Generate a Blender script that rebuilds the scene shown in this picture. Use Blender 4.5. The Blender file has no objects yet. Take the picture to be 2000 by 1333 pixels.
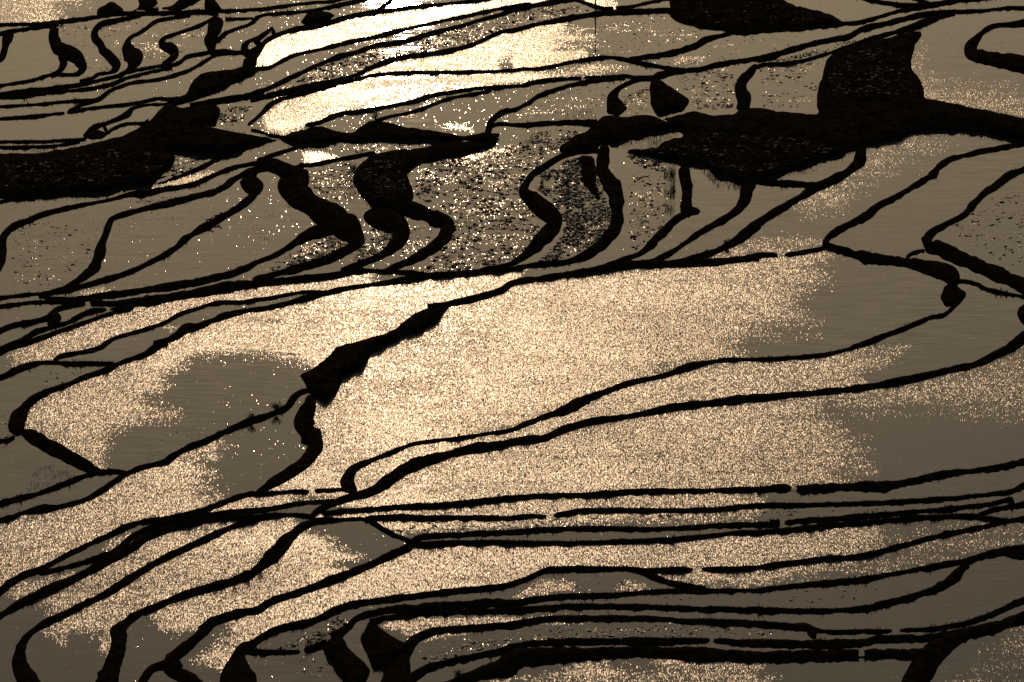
import math
SUN_EL_DEG = 16.6; SUN_AZ_DEG = -1.2
SKY = (0.15, 1.4, 4.0, 1.0); SKY_TINT = (1.0, .955, .87); SUN = (2.0, (1.0, .68, .41)); EXPOSURE = -2.15; DENOISE = False
RIPPLE_AMP = 0.98; ROUGH_ADD = 0.27
# gusts: strength, feather, then the outline of the rippled water
GUSTS = [
"1,90,0.6:-160,-80 60,-80 110,-40 165,0 120,18 90,40 60,60 -160,70",
"1,50,0.72:495,140 520,105 560,72 640,40 800,15 950,-2 1080,-40 1270,-40 1180,8 1060,8 850,50 700,90 550,128",
"1,50,0.85:740,148 800,128 880,110 1000,68 1080,54 1165,68 1170,82 1090,92 1130,108 1040,122 1000,108 900,146",
"1,28,0.9:512,258 515,225 560,186 700,150 900,142 1100,138 1160,122 1225,134 1100,155 950,170 850,190 700,220 600,245 560,266",
"1,8,0.4:822,208 840,202 852,200 848,206 828,211", "1,8,0.4:786,226 806,218 808,222 792,228",
"1,16,0.4:850,246 880,243 905,244 934,256 928,262 890,254",
"1,12,0.5:590,320 592,296 615,294 665,306 640,320",
"1,16,0.5:870,322 900,306 960,292 1015,284 1012,292 950,304",
"1,16:225,386 290,368 350,348 380,336 425,338 410,352 330,370",
"0.9,120:1775,135 1800,142 1850,165 1980,172 2020,215 2000,240 1900,215 1800,198",
"0.8,120:1725,282 1790,258 1845,280 1835,302 1755,322 1720,348 1650,372 1585,392 1630,352 1695,322",
"0.8,16:148,578 175,568 225,560 200,574",
"1,50:50,690 150,640 240,605 330,590 430,565 560,552 692,542 700,550 640,562 560,570 440,592 330,622 220,657 110,690",
"0.9,60:975,536 985,545 870,592 800,617 765,640 730,662 655,688 600,712 560,700 480,693 380,698 335,730 325,765 290,788 345,804 350,814 265,828 215,856 208,905 150,895 45,830 55,795 130,750 230,710 340,655 480,605 640,565 800,544",
"1,120:545,955 640,870 605,835 620,800 665,745 695,715 725,680 855,615 900,595 1000,568 1150,540 1350,526 1530,505 1625,508 1605,545 1555,592 1595,632 1500,648 1425,690 1300,708 1150,765 1000,820 860,850 800,880 700,930 660,955",
"0.9,36:685,955 695,918 800,868 900,852 1050,832 1150,795 1250,755 1350,715 1500,700 1650,700 1770,676 1760,700 1640,748 1450,775 1200,805 1000,855 850,895 755,955",
"0.95,120:700,995 800,935 900,895 1050,862 1250,820 1500,790 1700,765 1900,740 2000,695 2160,650 2160,805 1900,808 1700,802 1610,798 1650,840 1695,880 1695,918 1500,950 1200,965 900,985",
"0.9,36:620,1012 800,985 1050,975 1300,968 1470,976 1460,985 1200,990 900,1005",
"1,120:-160,1030 0,1028 150,998 250,938 330,885 395,872 398,930 415,955 392,985 385,1012 260,1045 180,1085 80,1125 0,1180 -160,1200",
"1,36:430,1006 520,978 545,984 440,1006", "0.9,16:185,1080 230,1045 330,1018 260,1056",
"0.8,16:5,1160 60,1130 150,1113 168,1120 100,1152 40,1174",
"0.85,50:70,1188 200,1108 300,1058 380,1038 455,1028 405,1062 300,1112 200,1162 90,1190",
"0.95,50:115,1222 200,1183 350,1098 450,1048 550,1026 562,1046 500,1102 462,1122 370,1157 280,1194 220,1245 170,1245",
"1,50:292,1210 380,1158 500,1108 560,1068 605,1036 645,1058 705,1084 655,1102 672,1122 560,1152 450,1202 350,1240 315,1228",
"1,50:380,1298 420,1248 480,1208 550,1178 650,1138 780,1083 900,1062 1100,1060 1300,1058 1500,1048 1640,1032 1725,1036 1725,1058 1600,1088 1500,1108 1300,1102 1100,1102 1000,1138 850,1168 700,1182 600,1222 500,1262 420,1302",
"0.42,90:1310,1142 1380,1113 1500,1108 1700,1078 1990,1018 2160,980 2160,1050 1900,1088 1700,1113 1500,1152",
"0.8,12:735,1218 800,1208 1000,1203 1200,1203 1400,1216 1560,1222 1200,1212 1000,1222 820,1255",
"0.7,60:950,1345 1150,1305 1400,1302 1520,1318 1500,1480 900,1480",
"0.42,50:1840,1310 1920,1265 2000,1238 2160,1220 2160,1480 1820,1480",
"0.8,12:1000,1168 1060,1130 1115,1138 1135,1150 1040,1168", "0.8,12:1190,1150 1230,1132 1280,1150 1240,1158",
"0.8,12:1310,122 1330,108 1385,112 1370,122", "0.9,12:940,1312 965,1302 985,1298 975,1312",
"0.7,12:318,640 340,636 358,640 330,648",
]
CLODS = [
("black clods lying thick in the strip below the blazing pond", 560, .12, .42, .6, "512,192 539,170 578,150 617,132 656,117 695,106 734,93 786,85 838,70 890,57 942,41 981,31 1000,23 1052,12 1104,4 1150,20 1156,28 1104,37 1052,46 1000,58 955,72 929,84 890,95 838,104 786,111 747,123 721,133 695,146 656,157 604,170 539,183"),
("clods thick in the broad field right of the elbow wall", 1500, .12, .44, .6, "812,330 900,300 1000,285 1090,255 1130,270 1090,300 1030,340 1015,375 1050,430 1055,460 1010,505 900,530 830,532 880,460 885,430 860,400 815,390"),
("brown stubble clods packed between the S shaped wall and the curved wall", 2300, .12, .42, .7, "1060,345 1110,312 1150,305 1165,340 1180,380 1195,430 1160,480 1090,508 1050,515 1100,460 1105,430 1080,390 1050,370"),
("clods in the paddy right of the curved wall", 170, .12, .42, .6, "1230,340 1300,345 1310,400 1300,440 1260,470 1235,500 1225,440"),
("clods in the paddy right of the big black bulb", 200, .14, .42, .5, "1320,150 1430,125 1440,160 1430,215 1360,215 1345,180"),
("clods in the small paddy left of the big black bulb", 70, .14, .42, .5, "1215,190 1265,170 1265,220 1222,222"),
("clods in the small paddy left of the walled black plot", 170, .12, .36, .5, "1480,135 1600,112 1590,215 1490,208"),
("clods in the paddy at the right edge above the tall wall", 240, .12, .38, .5, "1840,445 1900,400 1990,370 2060,360 2060,540 1980,520 1900,480"),
("clods beside the twiggy bush at centre", 150, .12, .4, .5, "596,335 690,318 690,380 650,395 610,365"),
("black clods in the pool under the massive wall", 320, .12, .4, .6, "520,528 580,490 640,462 680,470 665,500 590,528 540,545"),
("clods in the narrow paddy under the second wall", 170, .12, .4, .6, "715,450 770,445 762,490 720,512 690,510 700,490"),
("few clods in the paddy under the elbow wall", 70, .08, .3, .5, "790,440 845,445 835,490 780,520"),
("scattered clods in the paddy left of the dogs' dike", 150, .10, .34, .5, "30,440 130,430 180,470 172,520 100,560 20,565"),
("specks in the pond below the big black plot", 200, .07, .22, .5, "1160,45 1290,30 1400,65 1320,85 1220,110 1170,105"),
("specks in the second pond below the big black plot", 90, .07, .22, .5, "1300,120 1440,70 1560,70 1600,80 1480,105 1330,132"),
("clods in the long level strip at right", 150, .12, .36, .4, "760,1022 1000,1015 1500,1000 1800,990 1500,1010 1000,1032 780,1045"),
("flat clods in the strip at the bottom", 230, .14, .45, .4, "1000,1235 1100,1225 1300,1222 1500,1230 1560,1248 1400,1245 1200,1242 1050,1260 870,1290 810,1312 830,1285 880,1252"),
("clods by the great black wall", 80, .14, .45, .5, "540,1268 600,1240 660,1200 682,1215 620,1255 550,1268"),
("few clods in the pond left of the great black wall", 18, .14, .4, .4, "560,1290 610,1280 640,1320 560,1325"),
("few clods at the left edge above the black corner", 50, .12, .36, .4, "10,900 100,720 170,730 60,790 0,790"),
("specks among the curved legs at top left", 190, .07, .24, .5, "115,45 200,45 400,40 425,60 330,120 240,130 170,150 150,100"),
("stubble in the strip under the long rising dike", 190, .10, .32, .6, "1495,122 1600,95 1800,48 1800,56 1700,75 1600,105 1510,128"),
("clods in the notched pool at centre", 60, .10, .3, .5, "640,290 700,280 840,285 700,300"),
("clods in the strip between two knotted dikes", 45, .10, .3, .5, "250,395 330,385 400,375 300,398"),
("stubble in the little pool on the weedy slope", 130, .10, .34, .7, "425,228 445,210 490,208 480,225 460,245 440,242"),
("stubble in the pool under the weedy slope", 90, .10, .34, .7, "340,298 388,298 382,325 335,345"),
("specks under the hump of the long lower dike", 60, .10, .3, .4, "1010,1168 1060,1130 1200,1128 1290,1150 1380,1170 1300,1180 1010,1185"),
("few black clods in the paddy at lower right", 16, .2, .4, .5, "1500,1160 1600,1152 1750,1150 1700,1175 1520,1178"),
("clods under the dark bank at upper centre", 160, .10, .34, .6, "1035,262 1095,252 1150,262 1095,290 1040,285"),
("weedy lumps along the dark grassy plot", 160, .12, .4, .7, "1222,300 1300,315 1300,340 1240,320"),
("few specks in the calm paddy below the dogs", 50, .06, .18, .5, "430,480 560,400 590,430 520,480"),
("few specks in the calm pond by the dike with the bushes", 12, .08, .2, .5, "240,900 420,800 440,830 300,900"),
("specks in the pond right of the bushy bank", 150, .06, .2, .5, "940,250 1000,215 1100,170 1190,165 1175,220 1050,232"),
]
STALKS = [
(160, .25, .5, "50,930 100,905 145,930 130,945 50,960"), (260, .2, .45, "640,350 700,340 715,390 680,395"), (320, .25, .5, "1205,275 1300,262 1330,255 1300,290 1230,300"),
(260, .3, .6, "1370,335 1440,350 1450,372 1400,365"), (500, .12, .3, "20,400 200,410 400,400 480,380 330,470 200,490 30,520"), (160, .2, .5, "1080,215 1160,215 1165,236 1080,236"),
(160, .12, .3, "100,40 400,40 330,130 170,140"), (420, .3, .6, "1296,330 1316,325 1318,420 1300,425"), (300, .25, .5, "1308,320 1320,320 1320,400 1310,400"), (140, .2, .4, "1480,290 1650,300 1580,340 1500,345"), (120, .2, .35, "60,290 250,270 160,290 60,300"), (90, .12, .3, "1800,60 1990,40 1990,100 1850,120"),
]
BUSHES = [
(712, 246, 1.7, .9, 26, 10, "bare twiggy bush on the bushy bank below the white gleaming pond"),
(536, 801, 1.3, 1.1, 24, 14, "leafy bush on the winding dike beside the ragged ridge"),
(491, 818, .9, .7, 22, 10, "low spiky bush further left on the winding dike"),
(690, 338, 1.6, 1.2, 30, 12, "dark tangled bush standing in the stubble pool", 0.0),
(505, 1103, 1.0, .8, 22, 10, "grass tuft bush on top of the third lower left dike"),
(456, 1127, .8, .6, 16, 6, "small sparse bush left of the tuft on the third lower left dike"),
(899, 1334, 1.1, .9, 26, 12, "bush cut by the bottom edge beside the broad brown dike"),
(1418, 478, .8, .8, 26, 10, "shaggy bush on the tufted dike right of centre"),
(120, 33, .7, .7, 18, 6, "small weeds bush on the dike under the top left pond"),
]
DOGS = [(424, 426, math.radians(22), "dark dog leading along the smooth dike, upper right one of the pair", .04), (410, 437, math.radians(28), "dark dog behind the leading one on the smooth dike, lower left of the pair", -.05)]
PATHS = [([(392, 245), (420, 250), (455, 257), (490, 263), (515, 268)], 1.5, .15), ([(1262, 224), (1278, 227), (1294, 234), (1304, 238)], 1.8, .15)]
BANKCLODS = [
("wet stubble glinting on the walled black plot at upper right", 260, .10, .36, .35, "1630,115 1700,95 1770,90 1765,140 1790,190 1640,190 1620,160"),
("dry stubble on the big black plot at the top", 150, .10, .3, .4, "1320,-20 1520,0 1600,40 1440,50 1330,35"),
("wet stubble glinting on the dark weedy slope", 260, .10, .36, .35, "10,320 120,310 230,290 320,300 330,330 220,355 60,370 10,370"),
("wet stubble on the dark grassy plot at centre right", 260, .10, .36, .35, "1240,300 1400,260 1560,270 1640,290 1480,340 1400,325 1300,300"),
("stubble on the black plot below the wide dark bank", 120, .10, .36, .35, "700,340 740,310 785,320 795,370 720,380"),
]
# traced outlines of the place: tile code, then x,y,width triplets (width carries on when left out)
DIKES = [
("grassy dike along the foot of the gleaming pond in the top left corner", "00 -60,192,28 0,190 300,180 450,172,40 700,138,36 900,110 1100,105,40 1350,100 1500,90,36 1700,85,30 2000,68,28 | 01 220,47,28 420,25,30 560,12,28 640,0 720,-20"),
("short mud stub between two slivers of water near the top left edge", "00 1080,70,18 1190,70,18"),
("low dike that runs under the top left gleaming pond's grassy dike", "00 -60,262,40 0,255 80,240,36 250,215 400,195 440,180,30"),
("dark lump of dike at the left edge, dropping from the second dike down", "00 60,270,90 45,330,70 30,400,60 10,440,60 -40,470,50"),
("thick forked bank leg, leftmost of the row of curved legs in the top left", "00 410,205,60 400,280,75 430,360,100 500,400,110 560,430,110 600,470,90 620,520,60 580,560,40 520,565,30 430,565 390,580,24"),
("thin dike curling from the forked leg's left foot out to the left edge", "00 470,430,60 475,490,50 430,545,36 330,580,30 200,615 0,645,26 -60,650"),
("second curved leg from the left, stepped and narrow, in the top left row", "00 1050,118,30 1010,130 850,165,35 760,190,40 715,240,45 715,290,50 750,340,60 770,390,70 830,440 870,490,80 860,530,60 820,550,30 740,560,26 690,590,24 610,612,26"),
("third curved leg from the left, ending in a round black bulb", "00 1420,120,30 1300,140,34 1170,165 1100,215 1040,255 980,285,36 955,330,50 965,390,110 995,430,150 1000,480,90 960,530,40 900,560,24"),
("fourth curved leg from the left, hooked with a small black bulb", "00 1580,155,30 1500,195,28 1400,230 1300,265,32 1220,300,40 1225,340,80 1270,365,90 1300,390,70 1310,420,50 1280,455,44 1225,480,24"),
("lumpy black column of earth at the right end of the curved legs", "00 1640,130,110 1620,190,110 1600,260,80 1580,310,80 1590,370,55 1595,395,50"),
("thin dike climbing right from the lumpy black column to the dark mound", "00 1630,310,40 1650,290,30 1700,250 1800,215,28 1890,180,34 1930,140,36 | 01 60,115,28 200,100,26 400,85,30 480,72 600,45 720,20,34 800,0 860,-20"),
("short straight dike joining the lumpy black column on its right side", "00 1690,145,24 1890,143,22"),
("small mud strip beside the top of the lumpy black column", "00 1520,100,20 1640,105,22"),
("dike running along the feet of the curved legs to the left edge", "00 1830,395,36 1760,398,26 1680,388,34 1600,395,40 1500,410,30 1400,430 1360,465 1300,490,32 1200,500 1080,520,30 960,545 900,570 780,600 600,640,34 400,670,36 200,690 0,715 -60,720"),
("thin dike just under the dike at the curved legs' feet", "00 1290,500,22 1260,515,24 1100,550,26 950,590 850,630 700,665,28 450,695,30 200,722,24 0,738 -60,740"),
("dike dipping in an S from the dark mound to a gapped joint at left", "00 1830,400,34 1650,410 1560,450,32 1480,500 1400,540,34 1200,600,40 1000,625,36 900,655 820,690 750,745,38 600,795,36 520,840,30"),
("short level dike reaching the left edge above the dike with a gap", "00 720,750,24 500,765 250,790,26 0,803 -60,806"),
("left half of the gapped dike, running to the left edge", "00 485,850,20 400,860,30 250,880,34 0,898 -60,905"),
("right half of the gapped dike, running right to the long slanting dike", "00 505,848,22 560,838,34 700,820 900,795,32 1050,770,30 1180,745,28 1330,750,36 1400,730,40"),
("long slanting dike along the lower shore of the blazing white pond", "01 2050,40,40 2000,45 1800,75,30 1600,120 1400,160,34 1200,205,30 1050,240,34 900,280 700,320 500,370 300,415,36 200,460 100,510,34 0,520,32 | 00 1900,550,50 1750,610 1600,680 1480,730 1380,755,55 1300,780,50"),
("short dike stepping down left from the long slanting dike to a mound", "00 1300,765,34 1240,785,30 1100,790,34 1000,815 960,860,50 900,890,40 800,930,36 700,965,40 640,1030,40"),
("short dike curling around a narrow pool beside the dark weedy slope", "00 800,1005,30 870,960,32 960,935,30 1080,930,32 1120,910,40"),
("level dike at the left edge above the dark weedy slope", "00 -60,1070,28 0,1070 250,1070,30 450,1062 640,1050"),
("thin lowest dike touching the top of the dark weedy slope", "00 -60,1112,28 0,1110 250,1105,26 420,1095,22 600,1065,20"),
("short dark spur dropping from the dark mound to the blazing pond's left tip", "00 1990,265,30 1900,300 1840,340,50 1840,385,60 1885,420,90 1880,470,90 1865,515,80"),
("second short spur right of the dark spur by the blazing pond", "01 120,215,30 40,280,36 0,310,40 | 00 1960,345,40 1905,385,50"),
("dike along the upper shore of the blazing white pond", "01 10,420,40 60,330 130,280,34 250,235,40 400,205 550,175 700,130 900,95,36 1100,70,32 1250,50,30 1450,30,28 1700,0 1800,-20"),
("short dike from the blazing pond's upper shore up to the top edge", "01 890,90,30 940,60,36 1000,20 1040,-20,30"),
("thick dike between the blazing pond's grey neighbour and the clod strewn strip", "02 760,70,30 640,60,40 560,30,36 480,5,36 400,8,40 200,38 0,80,50 | 01 1850,110,40 1700,150,36 1500,210,40 1300,260 1100,320 900,350 750,400 600,440 450,500 300,570 150,640 0,710,60 | 00 1850,730,60 1700,755,60 1560,780,54 1430,810,60"),
("long dike along the lower shore of the clod strewn strip", "02 1200,95,50 1180,85 1000,90,40 800,100,50 600,115,44 400,150 200,185,40 0,235 | 01 1850,240,34 1750,285,36 1650,330 1500,375 1300,410 1100,435 950,480 850,520 750,570,40 600,610,44 400,660,50 150,710 0,745 -40,752"),
("low dike splitting off at the top edge beside the big black plot", "02 780,68,30 900,55 1050,20 1180,0 1250,-15"),
("thin dike between the two white gleaming ponds at upper centre", "01 -60,940,30 0,895,34 50,850,36 110,790 200,745,30 | 01 870,570,28 1000,555 1200,548 1500,545 1800,540 2000,525,30 | 02 200,518 400,480 550,450,28 700,435,30 850,450,36 1000,480,34 1150,515 1290,535,40"),
("long dike along the lower shore of the second white gleaming pond", "01 370,945,40 480,920,34 600,870 680,850 850,830 1000,800 1150,770 1300,725 1450,695,32 1600,675,30 1750,660,28 2000,645,30 | 02 150,625 300,600 450,590,26 520,588,20"),
("short dike right of the little gap in the second gleaming pond's lower shore", "02 540,585,22 700,582,26 850,575,28 930,590,40 1040,590,40"),
("thin dike from the bushy bank up to the second gleaming pond's lower shore", "01 1760,680,26 1740,690,28 1600,715 1450,745 1350,780,30 1250,820 1150,850 1000,880 900,915,40"),
("short path dike from the dark weedy slope to the bushy bank", "01 -40,980,30 0,985 100,1015,26 250,1040,30 350,1090,36"),
("curved dike running from the bushy bank down left to a black knot", "01 500,1072,40 350,1095,36 250,1130,34 150,1160 70,1195,40 20,1250,50 0,1290,50"),
("notched dike below a small bright gleam, between the two dark banks at centre", "01 330,1245,44 420,1240,30 550,1215 680,1190,34 800,1170,40 900,1155,50"),
("dike that swings up right from the bushy bank's tip to the hooked leg", "01 1740,1000,54 1760,930,50 1800,880 1880,835,44 | 02 0,835,34 120,780,32 200,725,34 350,670 500,630 700,595 850,580"),
("level dike from the bushy bank's tip right to the dark central bank", "01 1750,960,40 1830,935,34 | 02 0,945,40 200,935 450,925 640,930,60"),
("knobbly dike running up right to the big black plot", "02 890,440,24 960,440,36 1100,420,40 1250,390,44 1380,350,50 1450,310,54 1550,280,44 1650,250,40 1750,232,40"),
("dike along the underside of the big black plot at the top", "02 1195,60,50 1205,110,44 1250,155,40 1400,195 1550,215 1700,235,44 1850,240 | 03 0,238,30 300,225 520,200 640,185 720,172"),
("long dike rising from the black bulbs to the upper right edge", "02 1290,535,44 1400,525,40 1550,490 1700,465,44 1850,445 | 03 0,455,60 150,410,50 350,355 550,305,46 700,270,50 800,215,46 950,185,44 1100,145 1250,110,40 1450,95,36 1700,80,30 1850,65,28 2000,60 2060,56"),
("hooked leg with a bulging foot left of the big black bulb", "02 1300,540,40 1200,550,50 1100,575,60 1050,590,40 930,610 850,640 780,690,60 755,740,90 770,800,120 790,840,120 790,865,60"),
("leg that bends down from the stubble strip between two clod fields", "03 1480,108,36 1400,125,40 1300,160,50 1150,215 1000,255,44 850,300,50 700,350,40 550,400,34 350,455 200,485 50,490,40 0,505,44 | 02 1830,500,54 1780,560,60 1730,620,70 1720,680,80 1740,750,100 1735,820,90"),
("low dike at the top right edge joining from the far ponds", "03 780,-15,30 830,0 950,25,34 1100,45,40 1250,45 1330,35"),
("short branch at the very top right", "03 1150,-20,30 1200,0 1290,28"),
("smooth dike leaving the tip of the big black plot to the top right", "03 640,180,30 710,178 800,165,34 950,120 1100,80,40 1300,45,50 1450,15,40 1600,0,30 1700,-15"),
("thick dike that loops around the walled paddy at the right edge near the top", "03 2080,160,60 2000,178,60 1900,190,50 1780,200,40 1700,240,50 1640,300,70 1600,360,100 1610,410,120 1680,440 1800,460,130 2000,495 2080,512"),
("stout S shaped wall between the clod field and the brown stubble field", "02 660,1140,50 550,1140,36 400,1170,50 300,1220 220,1275 150,1320,60 | 12 120,90,60 90,160,70 130,220,120 200,290,150 280,355,150 325,400,100 280,480,110 200,560,100 120,640,70 0,715,50 | 11 1900,720,40 1750,750,36 1650,775,30"),
("ragged dark strip inside the brown stubble field", "02 560,1170,110 555,1250,130 | 12 560,0,130 570,70,120 600,140,70 650,230,50"),
("curved wall along the right side of the brown stubble field", "02 700,1080,60 690,1170,90 680,1250 | 12 680,20,120 740,120,130 780,220,100 790,300,90 790,380,100 770,460,110 720,530,90 640,600,80 540,660,60 450,690,40 380,705,36 150,725,34 0,752,30"),
("knob ended leg hanging from the dark grassy plot", "12 1290,-20,70 1300,60 1312,120,76 1312,220,66 1308,290,80"),
("thin winding dike from the knob ended leg down to the central long dike", "12 1340,330,50 1270,360,60 1200,410 1150,470,70 1080,530 1030,590,60 960,640,46 850,680,44 750,715,40 690,735,30"),
("dike from the dark grassy plot's corner winding down left", "12 1790,75,90 1760,180,90 1740,250,80 1690,320,70 1600,380,50 1450,460,46 1300,560,44 1200,630 1100,680 1030,705"),
("short straight crossbar dike right of the dark grassy plot's corner", "12 1800,100,50 1960,105,56 | 13 50,105,50 250,115 420,130,60 480,120"),
("tufted dike slanting from the black band's notch down to the central long dike", "03 790,1090,50 775,1150,70 765,1220,96 720,1260,70 650,1310,50 | 13 600,70,70 500,120 400,170,60 250,260 100,350 0,415 | 12 1850,420,66 1700,530,76 1580,600,60 1450,650,50 1300,690,46 1180,712,40"),
("long central dike above the widest glittering paddy, left of its gap", "13 150,655,36 80,650,48 0,655,54 | 12 1850,665,60 1650,690 1450,710 1200,720,56 1070,720,60 900,725,56 750,745 550,780 400,800,50 200,830 0,860 | 11 1850,910,50 1700,960,60 1550,995 1420,1020,50 1300,1060,70"),
("short dike right of the gap above the widest glittering paddy", "13 205,652,36 350,630,44 480,605 530,585,60"),
("long slanting dike up from the forked joint to the upper right edge", "13 500,570,50 540,510 650,440 800,370,60 900,290,56 1050,210,50 1200,120 1330,40,60 | 03 1300,1320,50 1400,1230 1470,1195 1700,1140,44 1850,1110 2000,1085,40 2060,1070"),
("thick wall curving along the right end of the widest glittering paddy", "13 520,585,60 600,610,70 700,640,80 850,675 1000,695 1130,715,90 1250,745,120 1400,785,140 1450,815,130 1480,850,90"),
("thin lip of earth closing the tiny pool beside the tall right wall", "13 1130,655,34 1170,630,30 1250,612,26"),
("stepped dike on the left of the clod speckled paddy at the right edge", "13 2060,-20,40 2000,10 1900,50,50 1810,120,60 1700,190 1620,270,70 1550,350,60 1400,430 1300,490,70 1260,545,80"),
("tall straight wall under the clod speckled paddy at the right edge", "13 1260,540,60 1290,590,100 1350,600,120 1500,675,120 1700,755,110 1850,820 2000,890,130 2080,920"),
("long thin dike under the widest glittering paddy, from the black knob to a dark triangle", "13 1550,950,40 1480,1030,44 1400,1100,36 1300,1120,40 1180,1170,44 1080,1210,40 950,1260 850,1300 720,1340,36 | 23 700,85,34 500,130 250,155 0,165 | 22 1800,165,36 1600,170,44 1450,195 1300,235,60 1150,285,44 900,340 700,410 600,450,60 500,500,90 400,550,80 250,595,50 100,650 0,695,40 | 21 1750,720,34 1550,750,30 1350,775,36 1200,795,40 1100,830 1000,870 850,930,44 750,980,60 705,1040,100 690,1100,120 735,1160,70"),
("thin ragged dike running to the right edge below the tall straight wall", "13 1480,845,40 1560,850,34 1640,870,36 1710,905,34 1850,935,24 2000,965,30 2060,980"),
("longest dike, curving from the right edge down to the left under the thin glittering strip", "23 2080,-40,110 2000,10,100 1920,70,80 1800,130,60 1650,200 1500,235 1400,255,50 1250,295,56 1000,345 750,385 500,410 250,430,50 0,460,60 | 22 1800,460,60 1500,495 1200,530,56 1000,570,50 800,605 600,635,60 400,690 250,755 150,770 0,790,66 | 21 1850,810,70 1650,835,76 1450,880 1300,925,80 1150,980,90 1050,1040 950,1110 850,1165,76 700,1205,70 550,1260,60 450,1310,50 430,1340,50"),
("short thin dike at the left edge under the dark weedy slope", "10 -60,262,30 0,250 250,215,28 420,205,26 565,185,24"),
("knotted dike from the black knot down to the left edge", "01 20,1230,44 | 00 1950,1225,34 1780,1255,36 1640,1305,34 | 10 1500,100,36 1350,140,40 1200,165,50 1080,195 980,195 850,230,40 700,260,36 600,280,44 440,315,50 330,345,60 220,390,44 120,430,50 40,490,60 20,560 10,650,70 -10,740,60 -60,800,50"),
("bent dike under the knotted dike, dropping sharply at its middle", "11 120,-5,60 0,15,60 | 10 1900,20,60 1800,60,44 1740,95,60 1700,130,44 1620,170,44 1580,185,60 1450,215,40 1270,265,60 1100,300,40 950,340 850,375,44 820,420,50 790,500,60 760,580,70 740,660,80 700,750 620,820,60 500,890,40 400,925,36"),
("smooth dike carrying the two dogs, ending in a black knob", "10 1960,130,50 1900,210,60 1800,290,56 1700,350 1600,410,60 1500,460,56 1400,530 1300,610,50 1200,670,44 1050,745 900,805 750,850 600,890 400,930,40 200,950 0,975 -60,985"),
("short low dike at the left edge below the dogs' dike", "10 -60,1050,30 0,1035 200,1010 330,1000 480,1002,44 620,1008,40"),
("thick black dike under the calm paddy below the dogs", "11 600,440,120 430,490,110 330,540,84 250,590,60 150,650,50 0,710 | 10 1850,750,60 1700,800 1500,850 1300,885,56 1100,915,60 900,945 700,970,70 600,985,60 450,985,44 300,965,40"),
("thin swelling dike along the top of the left glittering band", "11 2000,748,30 1850,760,34 1650,780,40 1450,797,44 1300,803,40 1150,780,36 950,770,30 750,770,44 600,800,50 400,825,56 200,845 0,870 | 10 1800,880,80 1600,915 1400,950,70 1200,985,80 1000,1010,70 850,1020,50 700,1010,50"),
("massive slanting wall left of centre, falling to a rounded black bend", "11 330,-10,110 300,80,160 270,160,170 350,240,190 450,310,200 560,380 650,440 730,500,160 755,560,110 680,620,80 550,680,70 400,730 200,785 0,840,60"),
("second slanting wall right of the massive one, with a hooked bend", "11 860,300,150 900,360,190 980,400,190 1065,440,140 1080,520,110 1020,600,90 930,660,60 800,710,50 650,760,40"),
("third slanting wall, bent like an elbow beside the clod field", "11 1020,270,60 1080,290,110 1150,310,130 1250,345 1350,390 1430,420,100 1430,490 1370,560,90 1280,630,80 1180,690,60 1080,730,50 980,765,36"),
("short stub dike above a black knob near the left edge", "10 640,1005,40 530,1030,36 430,1055,40 400,1090,60 360,1120,50 250,1150,40 100,1180,44 0,1220,50 -60,1250"),
("right piece of the notched dike by the left glittering band", "10 1000,1030,30 900,1048 830,1055,22"),
("left piece of the notched dike, running down to the left edge", "10 800,1057,22 700,1070,36 620,1100,40 530,1150 400,1190,44 270,1230,60 180,1290 50,1340,50 -60,1400"),
("dike along the upper shore of the left glittering band", "10 980,1050,30 880,1075,34 750,1115 600,1170 450,1220,36 350,1260,44 200,1310,50 | 20 150,55,50 0,120,44 -60,150"),
("thin dike along the lower shore of the left glittering band", "11 520,928,26 380,925,30 250,945,34 100,975,32 0,985,28 | 10 1850,1000,30 1640,1010,40 1500,1045,34 1350,1095,36 1250,1150 1150,1190 1000,1235 860,1275 800,1310,44 | 20 750,80,44 600,115,40 450,145 410,170,30"),
("long dike sweeping down the left side to a black corner", "11 1300,810,44 1100,840 900,870 750,890 600,920,48 400,970,50 250,1010,44 100,1045 0,1060 | 10 1900,1060,44 1750,1090,50 1600,1140,44 1480,1190,50 1400,1205,76 1340,1250,60 1250,1290,40 1160,1320,50 | 20 1250,40,50 1170,75,70 1100,125,44 1000,160,40 900,195,34 800,245,44 650,295 500,360,46 350,410 250,470,60 200,520,80 150,590,110 125,660,120 125,700,110"),
("level dike ending in a small gap at the long sweeping dike", "20 850,192,24 700,195,32 500,195 400,185,30 320,185,34 200,220,50 130,245,56 50,285,40 0,300,34 -60,320"),
("wispy strip of mud at the left edge beside the black corner", "20 110,740,24 60,765,20 0,772 -60,780"),
("straight wall facing the camera below the black corner on the left", "20 150,700,80 180,720,90 270,770,110 400,840 500,890 600,950 680,990,80 740,1010,50"),
("dike arching from the straight left wall's foot out to the left edge", "20 950,1015,30 870,1000 780,1005,34 700,1020,40 600,1055,44 450,1115 300,1170 150,1210,46 0,1250,44 -60,1270"),
("winding dike from the ragged ridge down left past two bushes", "21 430,390,40 340,410,44 280,460,50 240,520,56 150,560,40 0,620,56 | 20 1900,620,50 1800,660,46 1700,700,44 1600,750 1500,795,46 1400,830,50 1320,880,60 1250,930,50 1150,955,40 1050,980,44 960,1020,50 850,1090 750,1160,56 650,1215,50 500,1260 400,1280 320,1290,60 150,1325,40 | 30 100,100,44 0,125,50 -60,145"),
("stout dike below the ragged ridge, kinked like a knee", "21 410,430,60 400,520,90 370,600,110 370,680,140 415,750,160 450,810,130 420,880,100 350,950,90 250,1020 150,1080 60,1140,70 20,1160,50"),
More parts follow.
